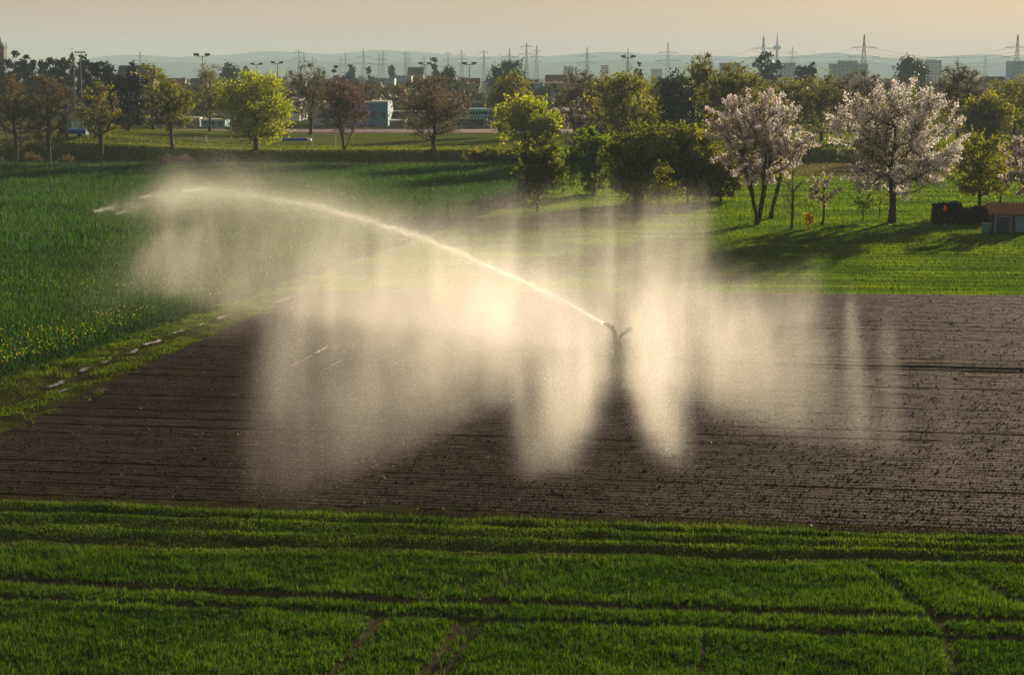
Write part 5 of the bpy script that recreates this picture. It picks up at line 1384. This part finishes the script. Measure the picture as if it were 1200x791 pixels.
pv.inputs['Density'].default_value = 1.0; pv.inputs['Anisotropy'].default_value = 0.5
L(nt, pv.outputs[0], out.inputs['Volume']); M['mist'] = m
om = link('water_mist', me, m)
tag(om, 'soft golden veils of fine mist hanging around the irrigation gun', 'mist', kind='stuff')
ng = bpy.data.node_groups.new('mist_grid', 'GeometryNodeTree')
ng.interface.new_socket('Geometry', in_out='INPUT', socket_type='NodeSocketGeometry')
ng.interface.new_socket('Geometry', in_out='OUTPUT', socket_type='NodeSocketGeometry')
gi = ng.nodes.new('NodeGroupInput'); go = ng.nodes.new('NodeGroupOutput')
vc = ng.nodes.new('GeometryNodeVolumeCube')
vc.inputs['Min'].default_value = tuple(B0); vc.inputs['Max'].default_value = tuple(B1)
for k_, nm in enumerate(('Resolution X', 'Resolution Y', 'Resolution Z')): vc.inputs[nm].default_value = RES[k_]
pos = ng.nodes.new('GeometryNodeInputPosition'); sub = ng.nodes.new('ShaderNodeVectorMath'); sub.operation = 'SUBTRACT'
sub.inputs[1].default_value = tuple(B0); div = ng.nodes.new('ShaderNodeVectorMath'); div.operation = 'DIVIDE'; div.inputs[1].default_value = tuple(DX)
sx_ = ng.nodes.new('ShaderNodeSeparateXYZ')
L(ng, pos.outputs[0], sub.inputs[0]); L(ng, sub.outputs[0], div.inputs[0]); L(ng, div.outputs[0], sx_.inputs[0])
def mth(op, a_, b_):
    n_ = ng.nodes.new('ShaderNodeMath'); n_.operation = op
    for k_, v_ in enumerate((a_, b_)):
        if v_ is None: continue
        if isinstance(v_, (int, float)): n_.inputs[k_].default_value = v_
        else: L(ng, v_, n_.inputs[k_])
    return n_.outputs[0]
rx, ry, rz = (mth('ROUND', sx_.outputs[k_], None) for k_ in range(3))
idx = mth('ADD', mth('MULTIPLY', mth('ADD', mth('MULTIPLY', rz, RES[1]), ry), RES[0]), rx)
f2i = ng.nodes.new('FunctionNodeFloatToInt'); L(ng, idx, f2i.inputs[0])
na = ng.nodes.new('GeometryNodeInputNamedAttribute'); na.data_type = 'FLOAT'; na.inputs['Name'].default_value = 'mist'
si = ng.nodes.new('GeometryNodeSampleIndex'); si.data_type = 'FLOAT'; si.domain = 'POINT'; si.clamp = True
L(ng, gi.outputs[0], si.inputs['Geometry']); L(ng, na.outputs[0], si.inputs['Value']); L(ng, f2i.outputs[0], si.inputs['Index'])
L(ng, si.outputs[0], vc.inputs['Density'])
sm_ = ng.nodes.new('GeometryNodeSetMaterial'); sm_.inputs['Material'].default_value = m
L(ng, vc.outputs[0], sm_.inputs['Geometry']); L(ng, sm_.outputs[0], go.inputs[0])
md = om.modifiers.new('mist_grid', 'NODES'); md.node_group = ng

# larger drops that catch the light one by one
pick = rng.uniform(0, 1, len(C)) < SH * np.where(SH > .6, 1, NEAR)
C, S = C[pick], S[pick]
n = len(C)
a = unit(n); b = np.cross(a, unit(n)); b /= np.linalg.norm(b, axis=1, keepdims=True) + 1e-9
c = np.cross(a, b)
S = (S * DROP_SIZE * rng.uniform(.6, 1.35, n))[:, None] * .62
V = np.stack([C + b * S, C - b * S * .5 + c * S * .866, C - b * S * .5 - c * S * .866], 1).reshape(-1, 3)
o = link('water_spray', np_mesh('water_spray', V, np.arange(n * 3).reshape(-1, 3)), M['droplet'])
tag(o, 'bright backlit jet and falling drops of water from the irrigation gun', 'water spray', kind='stuff')
print('drops', n)

# ------------------------------------------------------------------ haze
hz = MB().box(-6500, 6500, -400, 9600, -8, 190).build('haze', None)
hz['kind'] = 'stuff'; hz['label'] = 'pale evening haze over the plain'; hz['category'] = 'haze'
m, nt, out = new_mat('haze')
pv = nt.nodes.new('ShaderNodeVolumePrincipled'); pv.inputs['Color'].default_value = (0.60, 0.83, 1.0, 1)
pv.inputs['Density'].default_value = 1.6e-4; pv.inputs['Anisotropy'].default_value = 0.0
L(nt, pv.outputs[0], out.inputs['Volume'])
hz.data.materials.append(m)
